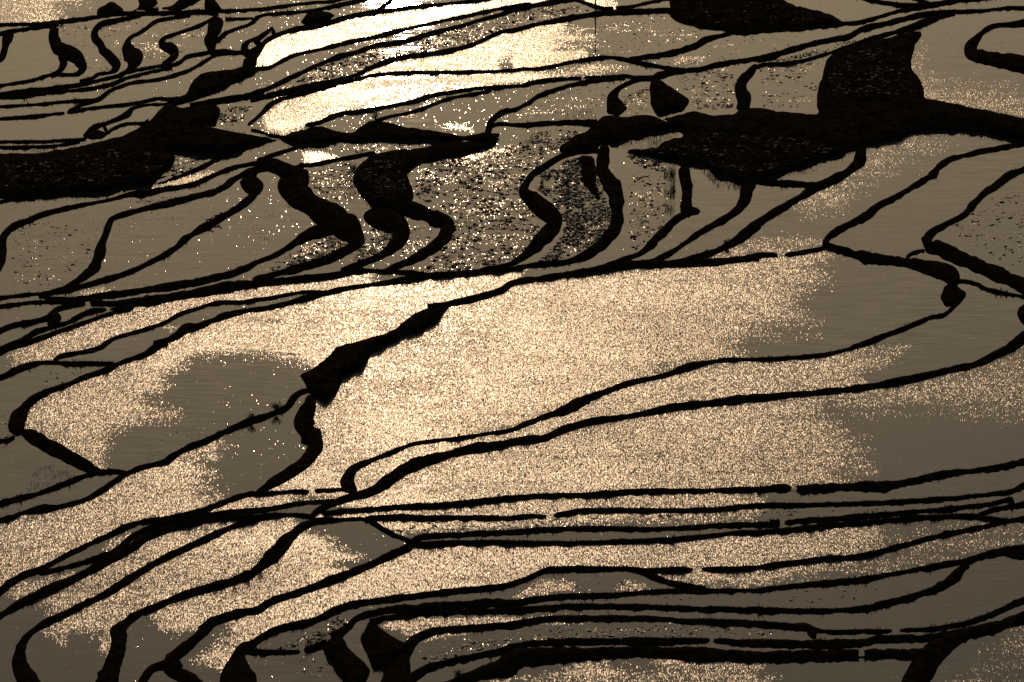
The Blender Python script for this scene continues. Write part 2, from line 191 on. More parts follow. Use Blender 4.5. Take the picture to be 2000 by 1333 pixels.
("long dike from the widest paddy's lower left gap to the left edge", "21 400,1155,22 300,1155,30 150,1165,34 0,1175,30 | 20 1900,1170,36 1800,1195,40 1700,1230 1600,1270 1500,1310,44 | 30 1500,50,40 1400,80,44 1250,105,40 1080,130 950,170,46 850,220,50 750,265,54 650,310 550,360 450,410 380,450 300,490,50 200,525 80,590,54 0,660,50 -60,710"),
("short dike right of the lower left gap, ending at the dark triangle", "21 440,1150,26 600,1145,36 740,1140,44"),
("dike below a small bright triangle at the left, joining two long ones", "21 590,1230,30 450,1235,36 300,1250,40 150,1280,44 0,1300 | 30 1850,50,44 1700,63 1550,85 1400,105 1250,140,50 1100,190 1000,240 920,310 850,360,54 750,400,50 600,445,44 450,485,40 300,515,44"),
("first of the parallel dikes sweeping down to the lower left edge", "31 440,100,50 300,82,44 150,85 0,105,50 | 30 1850,95,50 1700,95 1550,115,54 1400,150,56 1250,190 1100,250,60 1000,320,64 850,400,80 750,460,64 600,540 450,610 300,680 150,750 0,840 -60,880"),
("second parallel dike at lower left, hooking down in a thick black tail", "30 2000,95,50 1930,110,50 1850,130 1700,190,56 1550,260 1400,330 1250,400,60 1100,480 950,580 800,670,56 650,745,54 500,820 350,890 230,970,60 170,1050,70 150,1130,90 150,1200,120 170,1270,150 215,1340,170 280,1420,170"),
("third parallel dike at lower left, tufted on top, ending straight down", "31 580,120,50 440,135,56 360,165,60 300,210,70 230,270,110 180,340 110,410 40,470,90 0,500,80 | 30 1900,520,70 1750,580,60 1600,620 1450,660 1300,715 1150,780 1050,820 960,880,80 900,950,110 890,1030 880,1100 850,1200,120 820,1290,140 780,1370,140 750,1430"),
("short dike hooked over the calm grey pond at lower centre", "31 430,120,44 580,117,40 700,115 800,115 870,140,50 950,190,56 1030,230,50 1120,265,44 1165,285,44"),
("fourth parallel dike at lower left, ending in a forked foot", "31 1200,262,60 1180,290 1150,320 1000,390 850,460 750,500 650,540,66 500,600,70 350,650 200,700 100,740 0,800 | 30 1850,810,76 1700,850 1600,890,80 1530,950 1450,1030,76 1380,1090,80 1310,1150 1260,1200 1150,1230,60 1100,1280 1060,1350 1030,1420"),
("right toe of the forked foot at the bottom edge", "30 1290,1180,120 1310,1260,130 1400,1310,110 1500,1370,90 1600,1430"),
("dike under the long lower glittering paddy, rising to a hump and falling right", "32 1450,640,50 1300,615,60 1150,580 1050,540 950,500,50 850,485,44 600,490,46 400,490 250,500,50 120,560 0,600 | 31 1850,620,56 1650,640,54 1450,660 1250,685,50 1050,710,54 900,730 750,750,60 620,790,66 500,850,64 400,890,60 250,920,56 120,960,60 0,1030 | 30 1900,1050,80 1810,1110,90 1790,1170,120 1780,1250,170 1790,1350,230 1800,1430,240"),
("straight stub with a gap at its right end, at lower left of centre", "30 1850,1105,40 | 31 0,1105,40 150,1112 330,1105,34"),
("short thick stub between the gap and the great black wall", "31 362,1092,36 450,1075,60 540,1050,70"),
("dike joining the great black wall, second under the long lower paddy", "32 1450,655,44 1250,650,40 1050,660 850,675 600,690,44 400,695,50 200,715,56 0,750,70 | 31 1800,745,70 1600,755,80 1400,770 1200,785,70 1000,800,64 850,830,60 750,860 690,920,70 640,960,80 580,1000,90"),
("dike from the falling hump running right to the lower right edge", "32 1440,650,44 1700,650,40 1900,645 | 33 0,645,36 300,610,40 600,585,48 800,560 1000,530 1200,490 1400,455 1550,435,52 1700,390,54 1850,355,56 2000,335,60 2080,320"),
("dark spur at the right edge below the rippled grey paddy", "33 1850,360,50 1950,380,70 2080,410,80"),
("long level dike above the thin rippled strip at the bottom, curling up at right", "31 860,890,60 950,860,50 1100,840,44 1300,820,40 1450,810,36 1600,805,44 1800,800 | 32 0,800,50 200,785 400,770 600,770 850,770 1100,775 1300,785 1500,790 1750,795,56 1900,800 | 33 0,800,52 300,805 600,800 800,785 950,750,56 1100,715 1250,670 1400,610,60 1480,550,80 1530,490,70 1575,445,60"),
("dike rising from the bottom beside the black wedge, then running right to a gap", "31 1040,1430,220 1050,1330,200 1070,1230,160 1100,1150,130 1140,1090,100 1200,1020,76 1280,970,66 1400,945,60 1600,930,56 1800,920,54 | 32 0,910,54 150,880 350,860 600,860 850,860,50 1100,865 1300,880 1500,885,54 1750,900,56 1900,905 | 33 0,905,56 200,915 350,930,60 450,950,44 650,960,36 850,955 1005,948,24"),
("dike right of the lower right gap, curving up to the right edge", "33 1065,948,26 1150,945,36 1350,930,44 1550,895,46 1700,850,50 1850,790,54 2000,720,60 2080,680"),
("short black toe closing the right end of the clod strewn strip", "33 380,950,60 430,1005,80"),
("dike below the lower clod strewn strip, left of its gap", "31 1120,1420,70 1150,1340,70 1200,1290 1280,1240,66 1400,1200,60 1550,1165 1700,1130,56 1850,1100 | 32 0,1070,50 150,1050,54 350,1035,56 600,1030 850,1030 1100,1030 1300,1025 1480,1022,40"),
("dike right of the lower clod strip's gap, thickening to the lower right corner", "32 1512,1025,40 1600,1035,60 1800,1050,70 | 33 0,1050,70 300,1055 600,1050,66 800,1040 900,1020,70 1100,1015,72 1300,1010 1450,990,80 1600,970,90 1750,935 1900,890,100 2000,860,110 2080,840"),
("broad brown dike along the bottom edge, left of its gap", "31 1380,1380,50 1500,1330,60 1600,1300,80 1750,1260,120 1900,1220,170 | 32 0,1180,180 200,1150,150 400,1140,120 700,1120,90 900,1110 1100,1115,100 1300,1130,110 1500,1140 1750,1150,100 | 33 0,1150,90 300,1145,96 600,1140 758,1135,76"),
("broad dike right of the bottom gap, meeting the slanting bank", "33 802,1130,76 1000,1125,80 1200,1125 1300,1120,90"),
("slanting bank running off the bottom edge at lower right", "33 1560,985,100 1490,1020,110 1400,1070,150 1320,1140,180 1260,1220,170 1210,1300 1160,1370,160 1120,1430,160"),
("dike under the right part of the widest lower glitter, thick and notched twice", "31 520,65,50 700,47,40 900,35,36 | 21 1050,1275,40 1300,1265,44 1500,1250 1700,1230 1850,1210 | 22 0,1205,44 200,1190,40 400,1185 600,1180 800,1165 1000,1155 1300,1150,36 1600,1145 1850,1140,44 | 23 0,1145,44 150,1135,70 250,1138,64"),
("dark dike right of the first notch, rising to the right edge", "23 292,1138,60 500,1133,72 640,1130,66 800,1125,90 950,1125 1050,1105,60 1150,1085 1300,1050,56 1450,1020,52 1600,1005,50 1800,980,54 2000,940,60 2080,925"),
("first of the level dikes below the notched one, left of its gap", "31 830,105,30 900,100,46 1100,100 1300,105,44 1500,105 1700,105 1900,105 | 32 0,100,44 150,90,40 258,88,28"),
("first of the level dikes below the notched one, right of its gap", "32 312,88,28 400,70,44 550,50 800,45,40 1050,45,36 1300,45 1600,30 | 33 0,10,40 | 23 300,1260,44 600,1255 900,1245,46 1200,1230 1400,1215 1600,1195,44 1750,1180 1850,1170,50 1930,1150 2000,1115,56 2080,1080"),
("second of the level dikes at right, left of its little gap", "31 1190,270,50 1250,243,44 1400,235,40 1600,225,44 1800,215 | 32 0,210,44 200,195 400,185,48 600,185,50 800,188 1100,188,46 1300,180 1500,165 1750,155 2000,145,44 | 33 100,143,44 165,145,34"),
("second of the level dikes at right, right of its little gap", "33 202,140,38 350,125,44 600,110 800,90 1000,75 1200,55 1400,40 1600,20 1750,0 | 23 1900,1215,46"),
("third of the level dikes at right, along the top of the lower glitter", "31 1180,305,50 1300,300,40 1500,290 1700,285 1900,290 | 32 0,287,36 300,292 600,290 900,278 1200,265 1400,245,40 1600,225 1800,215,44 | 33 0,215,44 250,195 500,165 800,140 1000,120 1200,100 1400,92 1600,92 1750,110 1860,128"),
("dike under the lower glitter at right, running from its gap to the right edge", "33 2080,90,46 2000,110 1850,130 1700,170,50 1500,210 1300,255 1150,295 1000,335 850,375 700,400,48 550,410 400,425 200,450 0,475,44 | 32 1800,480,44 1600,490 1425,488,36"),
("short stub left of the gap under the lower glitter", "32 1355,492,38 1200,495,50 1000,500,44 930,500,30"),
("short branch dike at the right edge between two level dikes", "33 1660,75,30 1750,45,40 1850,25 2000,0,44 2080,-20"),
]
BANKS = [
("great black wall at the bottom, left of the black wedge", 2.4, "31 500,1060 560,1000 640,965 665,1010 690,1070 750,1130 830,1200 862,1260 805,1330 830,1460 720,1460 670,1333 600,1225 510,1105"),
("round black mound on the top edge beside the top left pond", 1.0, "00 712,118 730,70 790,35 830,8 870,25 905,50 935,85 930,105 820,118"),
("black mound on the top edge, right of the round one", 1.0, "00 1025,-40 1150,-40 1195,40 1110,72 940,100 1010,75 1050,50 1030,10"),
("weedy mound on the top edge above the curved legs", 1.0, "00 1200,60 1300,40 1340,0 1350,-40 1540,-40 1525,0 1480,15 1400,55 1360,92 1210,78"),
("black block on the top edge right of the weedy mound", 1.0, "00 1540,-40 1610,-40 1610,0 1660,45 1690,85 1530,90 1535,40"),
("dark mound at the left tip of the blazing pond", 1.5, "01 335,180 345,145 390,98 470,80 560,95 605,122 540,150 420,182"),
("long dark hump above the long slanting dike", 1.5, "00 1375,745 1410,680 1430,620 1480,570 1560,535 1700,525 1780,515 1850,480 1915,510 1900,545 1700,650 1500,730 1430,750"),
("small dark mound above the level dike at left", 1.0, "00 620,1035 660,980 700,962 770,985 805,1010 760,1045 640,1050"),
("big dark weedy slope at the left edge", 2.2, "F -330,335 -200,310 0,300 65,301 117,294 167,284 208,273 235,268 263,255 281,245 300,229 320,208 336,202 351,213 372,208 420,203 432,214 425,232 392,246 450,254 520,268 545,276 500,280 480,284 455,295 435,300 410,296 388,296 365,293 341,293 343,312 335,325 297,346 330,344 300,356 240,366 208,372 150,379 65,382 -200,388 -320,372"),
("dark strip under the little stubble pool on the weedy slope", 1.0, "F 338,347 377,330 416,309 455,288 481,279 520,272 522,280 490,287 455,300 418,322 380,340 345,352 300,362"),
("long bushy bank under the second white gleaming pond", 1.6, "01 360,970 480,940 600,985 720,1003 780,960 850,905 930,912 1150,958 1400,992 1560,1025 1720,995 1840,1005 1830,1040 1700,1065 1500,1055 1300,1062 1000,1055 700,1062 500,1080 350,1110 230,1060 100,1025 230,1015"),
("wide dark bank falling to a black plot at centre", 1.6, "F 864,283 890,275 955,276 977,270 968,282 942,295 890,305 859,312 812,318 797,327 795,345 804,364 808,391 760,405 724,398 700,378 687,357 692,335 702,322 722,305 750,296 812,291"),
("black knot where four dikes meet left of centre", 1.3, "01 10,1180 70,1180 140,1190 230,1230 310,1243 330,1215 355,1240 340,1333 300,1345 180,1305 60,1265 -20,1290"),
("big black half moon bulb beside the hooked leg", 1.6, "02 1040,600 1075,580 1130,610 1200,665 1290,720 1335,750 1330,790 1290,825 1200,838 1150,858 1080,862 1050,800 1035,740 1030,690"),
("dark bank under the level dike at upper centre", 1.4, "02 640,915 560,990 480,1010 420,1060 360,1090 350,1140 450,1152 600,1115 660,1112 680,1060 740,1075 770,1000 740,930"),
("big black plot cut by the top edge", 1.2, "F 1330,-60 1302,-30 1308,10 1312,33 1323,43 1364,53 1442,61 1480,63 1558,58 1615,50 1650,46 1636,35 1605,23 1553,10 1527,0 1480,-35 1420,-62 1370,-72"),
("huge black band of earth with a walled plot, running to the right edge", 2.0, "F 1150,245 1167,237 1182,226 1221,229 1260,224 1299,233 1351,217 1390,226 1437,224 1448,211 1468,212 1498,212 1514,218 1558,221 1597,225 1602,221 1595,208 1595,187 1597,172 1606,156 1608,138 1615,114 1636,96 1662,86 1701,80 1730,75 1766,65 1800,60 1803,70 1787,83 1787,99 1779,117 1779,135 1790,148 1800,161 1805,177 1805,192 1844,199 1883,208 1935,218 1974,226 2000,231 2160,262 2290,300 2160,302 2000,276 1961,264 1922,259 1870,254 1831,254 1792,260 1766,265 1727,276 1691,281 1675,288 1647,299 1584,317 1558,329 1506,343 1481,350 1455,356 1429,349 1403,342 1385,330 1372,318 1350,316 1320,314 1300,313 1260,305 1222,300 1226,291 1260,291 1286,289 1291,278 1312,271 1333,268 1333,250 1325,247 1260,260 1247,268 1208,273 1192,279 1185,270 1180,262 1160,258"),
("pointed clod at the end of the knob ended leg", 0.9, "12 1260,285 1300,262 1380,290 1425,318 1400,348 1300,360 1262,352"),
("black knob at the right tip of the dogs' dike", 1.2, "10 1795,100 1830,50 1900,25 1950,80 1982,120 1970,175 1920,200 1850,192 1810,150"),
("black knob under the stub dike near the left edge", 0.9, "10 355,1115 400,1065 440,1080 472,1110 450,1160 350,1192"),
("ragged brown ridge between the two largest glittering paddies", 2.0, "F 880,590 838,600 799,619 781,635 776,642 742,656 708,664 690,668 656,678 648,691 630,707 609,720 583,735 596,743 599,756 612,764 616,775 632,782 646,775 664,756 670,746 669,733 690,722 708,715 721,699 729,681 760,668 781,660 812,650 859,624 867,608 882,598"),
("black knob below the tall right wall", 1.2, "13 1400,880 1440,855 1490,862 1520,900 1567,940 1560,975 1480,1025 1420,1045 1390,1010 1368,960"),
("jagged black bank at the right edge above the longest dike", 1.2, "13 1942,1080 1960,1040 2000,1010 2120,980 2120,1230 2020,1190 1995,1172 1960,1130"),
("black wedge shaped wall at the bottom centre", 1.6, "31 840,890 880,880 960,950 1050,1000 1130,1035 1150,1060 1060,1135 1000,1190 925,1240 850,1165 800,1070 778,1010 810,955"),
]
import bpy, bmesh, math, random, time
import numpy as np
from mathutils import Vector, Matrix, noise as mnoise
from mathutils.geometry import delaunay_2d_cdt
random.seed(7); rng = np.random.default_rng(7)
sc = bpy.context.scene
COL = sc.collection
# ------------------------------------------------------------------ the place: a valley of flooded terraces seen from a hill opposite
PITCH = math.radians(20.5); HFOV = math.radians(10.3); CAMH = 290.0
SUN_EL = math.radians(SUN_EL_DEG); SUN_AZ = math.radians(SUN_AZ_DEG)     # azimuth from +Y towards +X
FPX = 1000.0 / math.tan(HFOV / 2)
CP, SP = math.cos(PITCH), math.sin(PITCH)
def at(u, v, z):
    """the ground point at height z under a point of the traced outlines"""
    u = np.asarray(u, float); v = np.asarray(v, float); z = np.asarray(z, float)
    dx = u - 1000.0; w = 666.5 - v
    dy = FPX * CP + w * SP; dz = -FPX * SP + w * CP
    k = (z - CAMH) / dz
    return np.stack([dx * k, dy * k, z + 0 * k], -1)
def scale_at(v):          # pixels per metre
    d = CAMH / np.sin(PITCH + np.arctan((np.asarray(v, float) - 666.5) / FPX))
    return FPX / d
# ------------------------------------------------------------------ helpers
def tag(o, label=None, cat=None, group=None, kind=None):
    for k, x in (('label', label), ('category', cat), ('group', group), ('kind', kind)):
        if x: o[k] = x
    return o
def mesh_obj(name, verts, faces, mat, smooth=True, parent=None):
    me = bpy.data.meshes.new(name)
    me.from_pydata([tuple(x) for x in verts], [], faces)
    me.update()
    if smooth: me.polygons.foreach_set('use_smooth', [True] * len(me.polygons))
    me.materials.append(mat)
    o = bpy.data.objects.new(name, me); COL.objects.link(o)
    if parent: o.parent = parent
    return o
def smooth_noise(n, step):
    """1-D value noise, one value per sample"""
    k = int(n / step) + 3
    g = rng.standard_normal(k)
    return np.interp(np.arange(n) / step, np.arange(k), g)
TX = (0, 500, 1000, 1480); TY = (0, 330, 660, 986); ZF = 1998 / 520.0
def parse_line(s):
    out = []; w = 30.0
    for run in s.split('|'):
        tok = run.split(); code = tok[0]
        for p in tok[1:]:
            a = [float(x) for x in p.split(',')]
            if len(a) > 2: w = a[2]
            if code == 'F': out.append((a[0], a[1], w))
            else: out.append((TX[int(code[1])] + a[0] / ZF, TY[int(code[0])] + a[1] / ZF, w / ZF))
    return np.array(out)
def catmull(P, step):
    n = len(P); res = []
    for i in range(n - 1):
        p0 = P[max(i - 1, 0)]; p1 = P[i]; p2 = P[i + 1]; p3 = P[min(i + 2, n - 1)]
        L = math.hypot(*(p2 - p1)[:2]); m = max(1, int(round(L / step)))
        d01 = max(math.hypot(*(p1 - p0)[:2]), 1e-3); d23 = max(math.hypot(*(p3 - p2)[:2]), 1e-3)
        t1 = (p2 - p0) / (d01 + L) * L if i > 0 else (p2 - p1)
        t2 = (p3 - p1) / (d23 + L) * L if i < n - 2 else (p2 - p1)
        for k in range(m):
            s = k / m
            res.append((2*s**3 - 3*s**2 + 1) * p1 + (s**3 - 2*s**2 + s) * t1 + (-2*s**3 + 3*s**2) * p2 + (s**3 - s**2) * t2)
    res.append(P[-1]); return np.array(res)
def inside(u, v): return -5 < u < 2005 and -5 < v < 1338
def prep(s):
    P = parse_line(s)
    keep = [0]
    for i in range(1, len(P)):
        if math.hypot(*(P[i] - P[keep[-1]])[:2]) > 1.5: keep.append(i)
    P = P[keep]
    R = catmull(P, 3.6)
    R[:, 2] = np.maximum(R[:, 2], 3.5)
    return R
dikes = [(lab, prep(s)) for lab, s in DIKES]
for n_, (lab, R) in enumerate(dikes):      # let dikes that stop just short of another one run into it
    if 'strip' in lab or 'stub' in lab: continue
    for end in (0, -1):
        e = R[end]
        if not inside(*e[:2]): continue
        best = (1e9, None)
        for m_, (l2, R2) in enumerate(dikes):
            if m_ == n_: continue
            d = np.hypot(R2[:, 0] - e[0], R2[:, 1] - e[1]); i = int(d.argmin())
            if d[i] < best[0]: best = (d[i], R2[i] if 3 < i < len(R2) - 4 else None)
        if best[1] is not None and 2 < best[0] < 24:
            k = int(best[0] / 3.6) + 2; X = np.stack([e + (np.array([*best[1][:2], e[2]]) - e) * q / k for q in range(1, k + 1)])
            R = np.vstack([X[::-1], R]) if end == 0 else np.vstack([R, X])
    dikes[n_] = (lab, R)
def extend(n_):                            # the terraces go on beyond what the photograph frames
    lab, R = dikes[n_]
    for end in (0, -1):
        e = R[end]
        if inside(e[0] + (8 if e[0] < 20 else -8 if e[0] > 1980 else 0), e[1] + (8 if e[1] < 20 else -8 if e[1] > 1315 else 0)) and -2 < e[0] < 2002 and -2 < e[1] < 1335: continue
        q = R[min(12, len(R) - 1)] if end == 0 else R[max(-13, -len(R))]
        d = (e - q)[:2]; d = d / (np.hypot(*d) + 1e-9)
        side = 'l' if e[0] < 10 else 'r' if e[0] > 1990 else 't' if e[1] < 10 else 'b'
        goal = {'l': (-.97, .22), 'r': (.97, -.2), 't': (.75, -.55) if d[0] > 0 else (-.75, -.4), 'b': (-.6, .75) if d[0] < 0 else (.45, .8)}[side]
        X = []; p = e[:2].copy(); w_ = e[2]; ph = rng.uniform(0, 6.28)
        for k in range(290):
            wob = .35 * math.sin(k * .075 + ph) + .15 * math.sin(k * .19 + 2 * ph)
            g = np.array(goal) + wob * np.array([-goal[1], goal[0]]); d = d + (g - d) * .02; d /= np.hypot(*d)
            p = p + d * 3.6; X.append((*p, w_ + (11 - w_) * min(k / 60, 1)))
            if not (-700 < p[0] < 2710 and -450 < p[1] < 1800): break
            if k > 6 and any(m_ != n_ and (np.hypot(R2[:, 0] - p[0], R2[:, 1] - p[1]) < 3.5).any() for m_, (l2, R2) in enumerate(dikes)): break
        X = np.array(X)
        R = np.vstack([X[::-1], R]) if end == 0 else np.vstack([R, X])
    dikes[n_] = (lab, R)
for n_ in range(len(dikes)): extend(n_)
banks = [(lab, h, parse_line(s)[:, :2]) for lab, h, s in BANKS]
# ------------------------------------------------------------------ which paddy is where: flood fill between the dikes
CELL = 3.0; U0, V0 = -690.0, -440.0; NU, NV = 1130, 743
wall = np.zeros((NV, NU), bool)
uc = U0 + (np.arange(NU) + .5) * CELL; vc = V0 + (np.arange(NV) + .5) * CELL
for lab, R in dikes:
    for u, v, t in R[::1]:
        r = max(2.6, 0.34 * t)
        i0 = int((u - r - U0) / CELL); i1 = int((u + r - U0) / CELL) + 1
        j0 = int((v - r - V0) / CELL); j1 = int((v + r - V0) / CELL) + 1
        if i1 < 0 or j1 < 0 or i0 >= NU or j0 >= NV: continue
        i0 = max(i0, 0); j0 = max(j0, 0); i1 = min(i1, NU - 1); j1 = min(j1, NV - 1)
        sub = (uc[None, i0:i1 + 1] - u) ** 2 + (vc[j0:j1 + 1, None] - v) ** 2 < r * r
        wall[j0:j1 + 1, i0:i1 + 1] |= sub
def in_poly(U, V, poly):
    U = np.asarray(U); V = np.asarray(V); c = np.zeros(U.shape, bool)
    n = len(poly)
    for i in range(n):
        x1, y1 = poly[i][:2]; x2, y2 = poly[(i + 1) % n][:2]
        if y1 == y2: continue
        m = ((y1 > V) != (y2 > V)) & (U < (x2 - x1) * (V - y1) / (y2 - y1) + x1)
        c ^= m
    return c
def poly_dist(U, V, poly):
    """signed distance, positive inside"""
    U = np.asarray(U, float); V = np.asarray(V, float); d = np.full(U.shape, 1e9)
    n = len(poly)
    for i in range(n):
        ax, ay = poly[i][:2]; bx, by = poly[(i + 1) % n][:2]
        ex, ey = bx - ax, by - ay; L = ex * ex + ey * ey + 1e-9
        t = np.clip(((U - ax) * ex + (V - ay) * ey) / L, 0, 1)
        d = np.minimum(d, np.hypot(U - ax - t * ex, V - ay - t * ey))
    return np.where(in_poly(U, V, poly), d, -d)
UU, VV = np.meshgrid(uc, vc)
bankmask = np.zeros((NV, NU), bool)
for lab, h, poly in banks: bankmask |= in_poly(UU, VV, poly)
openw = ~(wall | bankmask)
label = np.zeros((NV, NU), np.int32); nl = 0
flat = label.ravel(); op = openw.ravel()
for start in np.flatnonzero(op):
    if flat[start]: continue
    nl += 1; st = [start]; flat[start] = nl; cells = [start]
    while st:
        c = st.pop(); x = c % NU
        for q, ok in ((c - 1, x > 0), (c + 1, x < NU - 1), (c - NU, c >= NU), (c + NU, c < NU * (NV - 1))):
            if ok and op[q] and not flat[q]:
                flat[q] = nl; st.append(q); cells.append(q)
    if len(cells) < 14: flat[cells] = -1
flat[flat < 0] = 0
label0 = label.copy()
# grow every paddy to the middle of its dikes
lab2 = label.copy()
while (lab2 == 0).any():
    new = lab2.copy()
    for dj, di in ((0, 1), (0, -1), (1, 0), (-1, 0)):
        s = np.roll(lab2, (dj, di), (0, 1))
        if dj == 1: s[0] = 0
        if dj == -1: s[-1] = 0
        if di == 1: s[:, 0] = 0
        if di == -1: s[:, -1] = 0
        m = (new == 0) & (s > 0); new[m] = s[m]
    lab2 = new
def lab_at(G, u, v):
    i = np.clip(((np.asarray(u) - U0) / CELL).astype(int), 0, NU - 1); j = np.clip(((np.asarray(v) - V0) / CELL).astype(int), 0, NV - 1)
    return G[j, i]
ids = [k for k in np.unique(lab2) if k > 0]; idx = {k: i for i, k in enumerate(ids)}
# ------------------------------------------------------------------ water levels: every dike holds its upper paddy a little higher
pairs = {}
def frame(R):
    T = np.gradient(R[:, :2], axis=0)
    k = np.ones(5) / 5
    if len(R) > 9:
        for c in range(2): T[:, c] = np.convolve(np.pad(T[:, c], 2, 'edge'), k, 'valid')
    T /= np.hypot(T[:, 0], T[:, 1])[:, None] + 1e-9
    return np.stack([-T[:, 1], T[:, 0]], -1)          # right-hand normal (image v points down)
for lab, R in dikes:
    N = frame(R); t = R[:, 2]
    off = (0.5 * t + 5)[:, None]
    A = lab_at(lab2, R[:, 0] + N[:, 0] * off[:, 0], R[:, 1] + N[:, 1] * off[:, 0])
    B = lab_at(lab2, R[:, 0] - N[:, 0] * off[:, 0], R[:, 1] - N[:, 1] * off[:, 0])
    s = scale_at(R[:, 1])
    for i in range(0, len(R), 3):
        a, b, ny = A[i], B[i], N[i, 1]
        if a == b or abs(ny) < .25: continue
        lo, hi = (a, b) if ny > 0 else (b, a)
        d = min(max(0.33 * t[i] * abs(ny) / (s[i] * CP) - 0.28, 0.03), 0.8)
        e = pairs.setdefault((hi, lo), [0, 0]); e[0] += abs(ny); e[1] += abs(ny) * d
rows = []; rhs = []
for (hi, lo), (w, wd) in pairs.items():
    r = np.zeros(len(ids)); q = math.sqrt(min(w, 40)); r[idx[hi]] = q; r[idx[lo]] = -q
    rows.append(r); rhs.append(q * wd / w)
for k in ids:
    r = np.zeros(len(ids)); r[idx[k]] = 0.25; rows.append(r)
    j, i = np.nonzero(lab2 == k); rhs.append(0.25 * 2.0 * (666 - vc[j].mean()) / 666)
zs = np.linalg.lstsq(np.array(rows), np.array(rhs), rcond=None)[0]
zlev = np.zeros(lab2.max() + 1)
for k in ids: zlev[k] = zs[idx[k]]
print('paddies', len(ids), 'levels', zs.min(), zs.max())
Zgrid = zlev[lab2]
Zblur = Zgrid.copy()
for _ in range(6):
    P = np.pad(Zblur, 1, 'edge')
    Zblur = (P[:-2, 1:-1] + P[2:, 1:-1] + P[1:-1, :-2] + P[1:-1, 2:] + 2 * P[1:-1, 1:-1]) / 6
# ------------------------------------------------------------------ materials
def nodes(m):
    m.use_nodes = True; nt = m.node_tree; nt.nodes.clear(); return nt
def N_(nt, typ, **kw):
    n = nt.nodes.new(typ)
    for k, v in kw.items(): setattr(n, k, v)
    return n
def math_(nt, op, a, b=None, clamp=False):
    n = N_(nt, 'ShaderNodeMath', operation=op, use_clamp=clamp)
    for i, x in enumerate((a, b)):
        if x is None: continue
        if isinstance(x, (int, float)): n.inputs[i].default_value = x
        else: nt.links.new(x, n.inputs[i])
    return n.outputs[0]
def mapping(nt, src, rot=0.0, scale=(1, 1, 1), loc=(0, 0, 0)):
    m = N_(nt, 'ShaderNodeMapping'); m.vector_type = 'POINT'
    m.inputs['Rotation'].default_value = (0, 0, rot); m.inputs['Scale'].default_value = scale; m.inputs['Location'].default_value = loc
    nt.links.new(src, m.inputs['Vector']); return m.outputs[0]
def noise_tex(nt, vec, scale, detail=2.0, rough=.5, dim='3D'):
    n = N_(nt, 'ShaderNodeTexNoise', noise_dimensions=dim)
    n.inputs['Scale'].default_value = scale; n.inputs['Detail'].default_value = detail; n.inputs['Roughness'].default_value = rough
    nt.links.new(vec, n.inputs['Vector']); return n
def ramp(nt, x, a, b):
    n = N_(nt, 'ShaderNodeMapRange', interpolation_type='SMOOTHSTEP')
    n.inputs['From Min'].default_value = a; n.inputs['From Max'].default_value = b
    nt.links.new(x, n.inputs['Value']); return n.outputs[0]
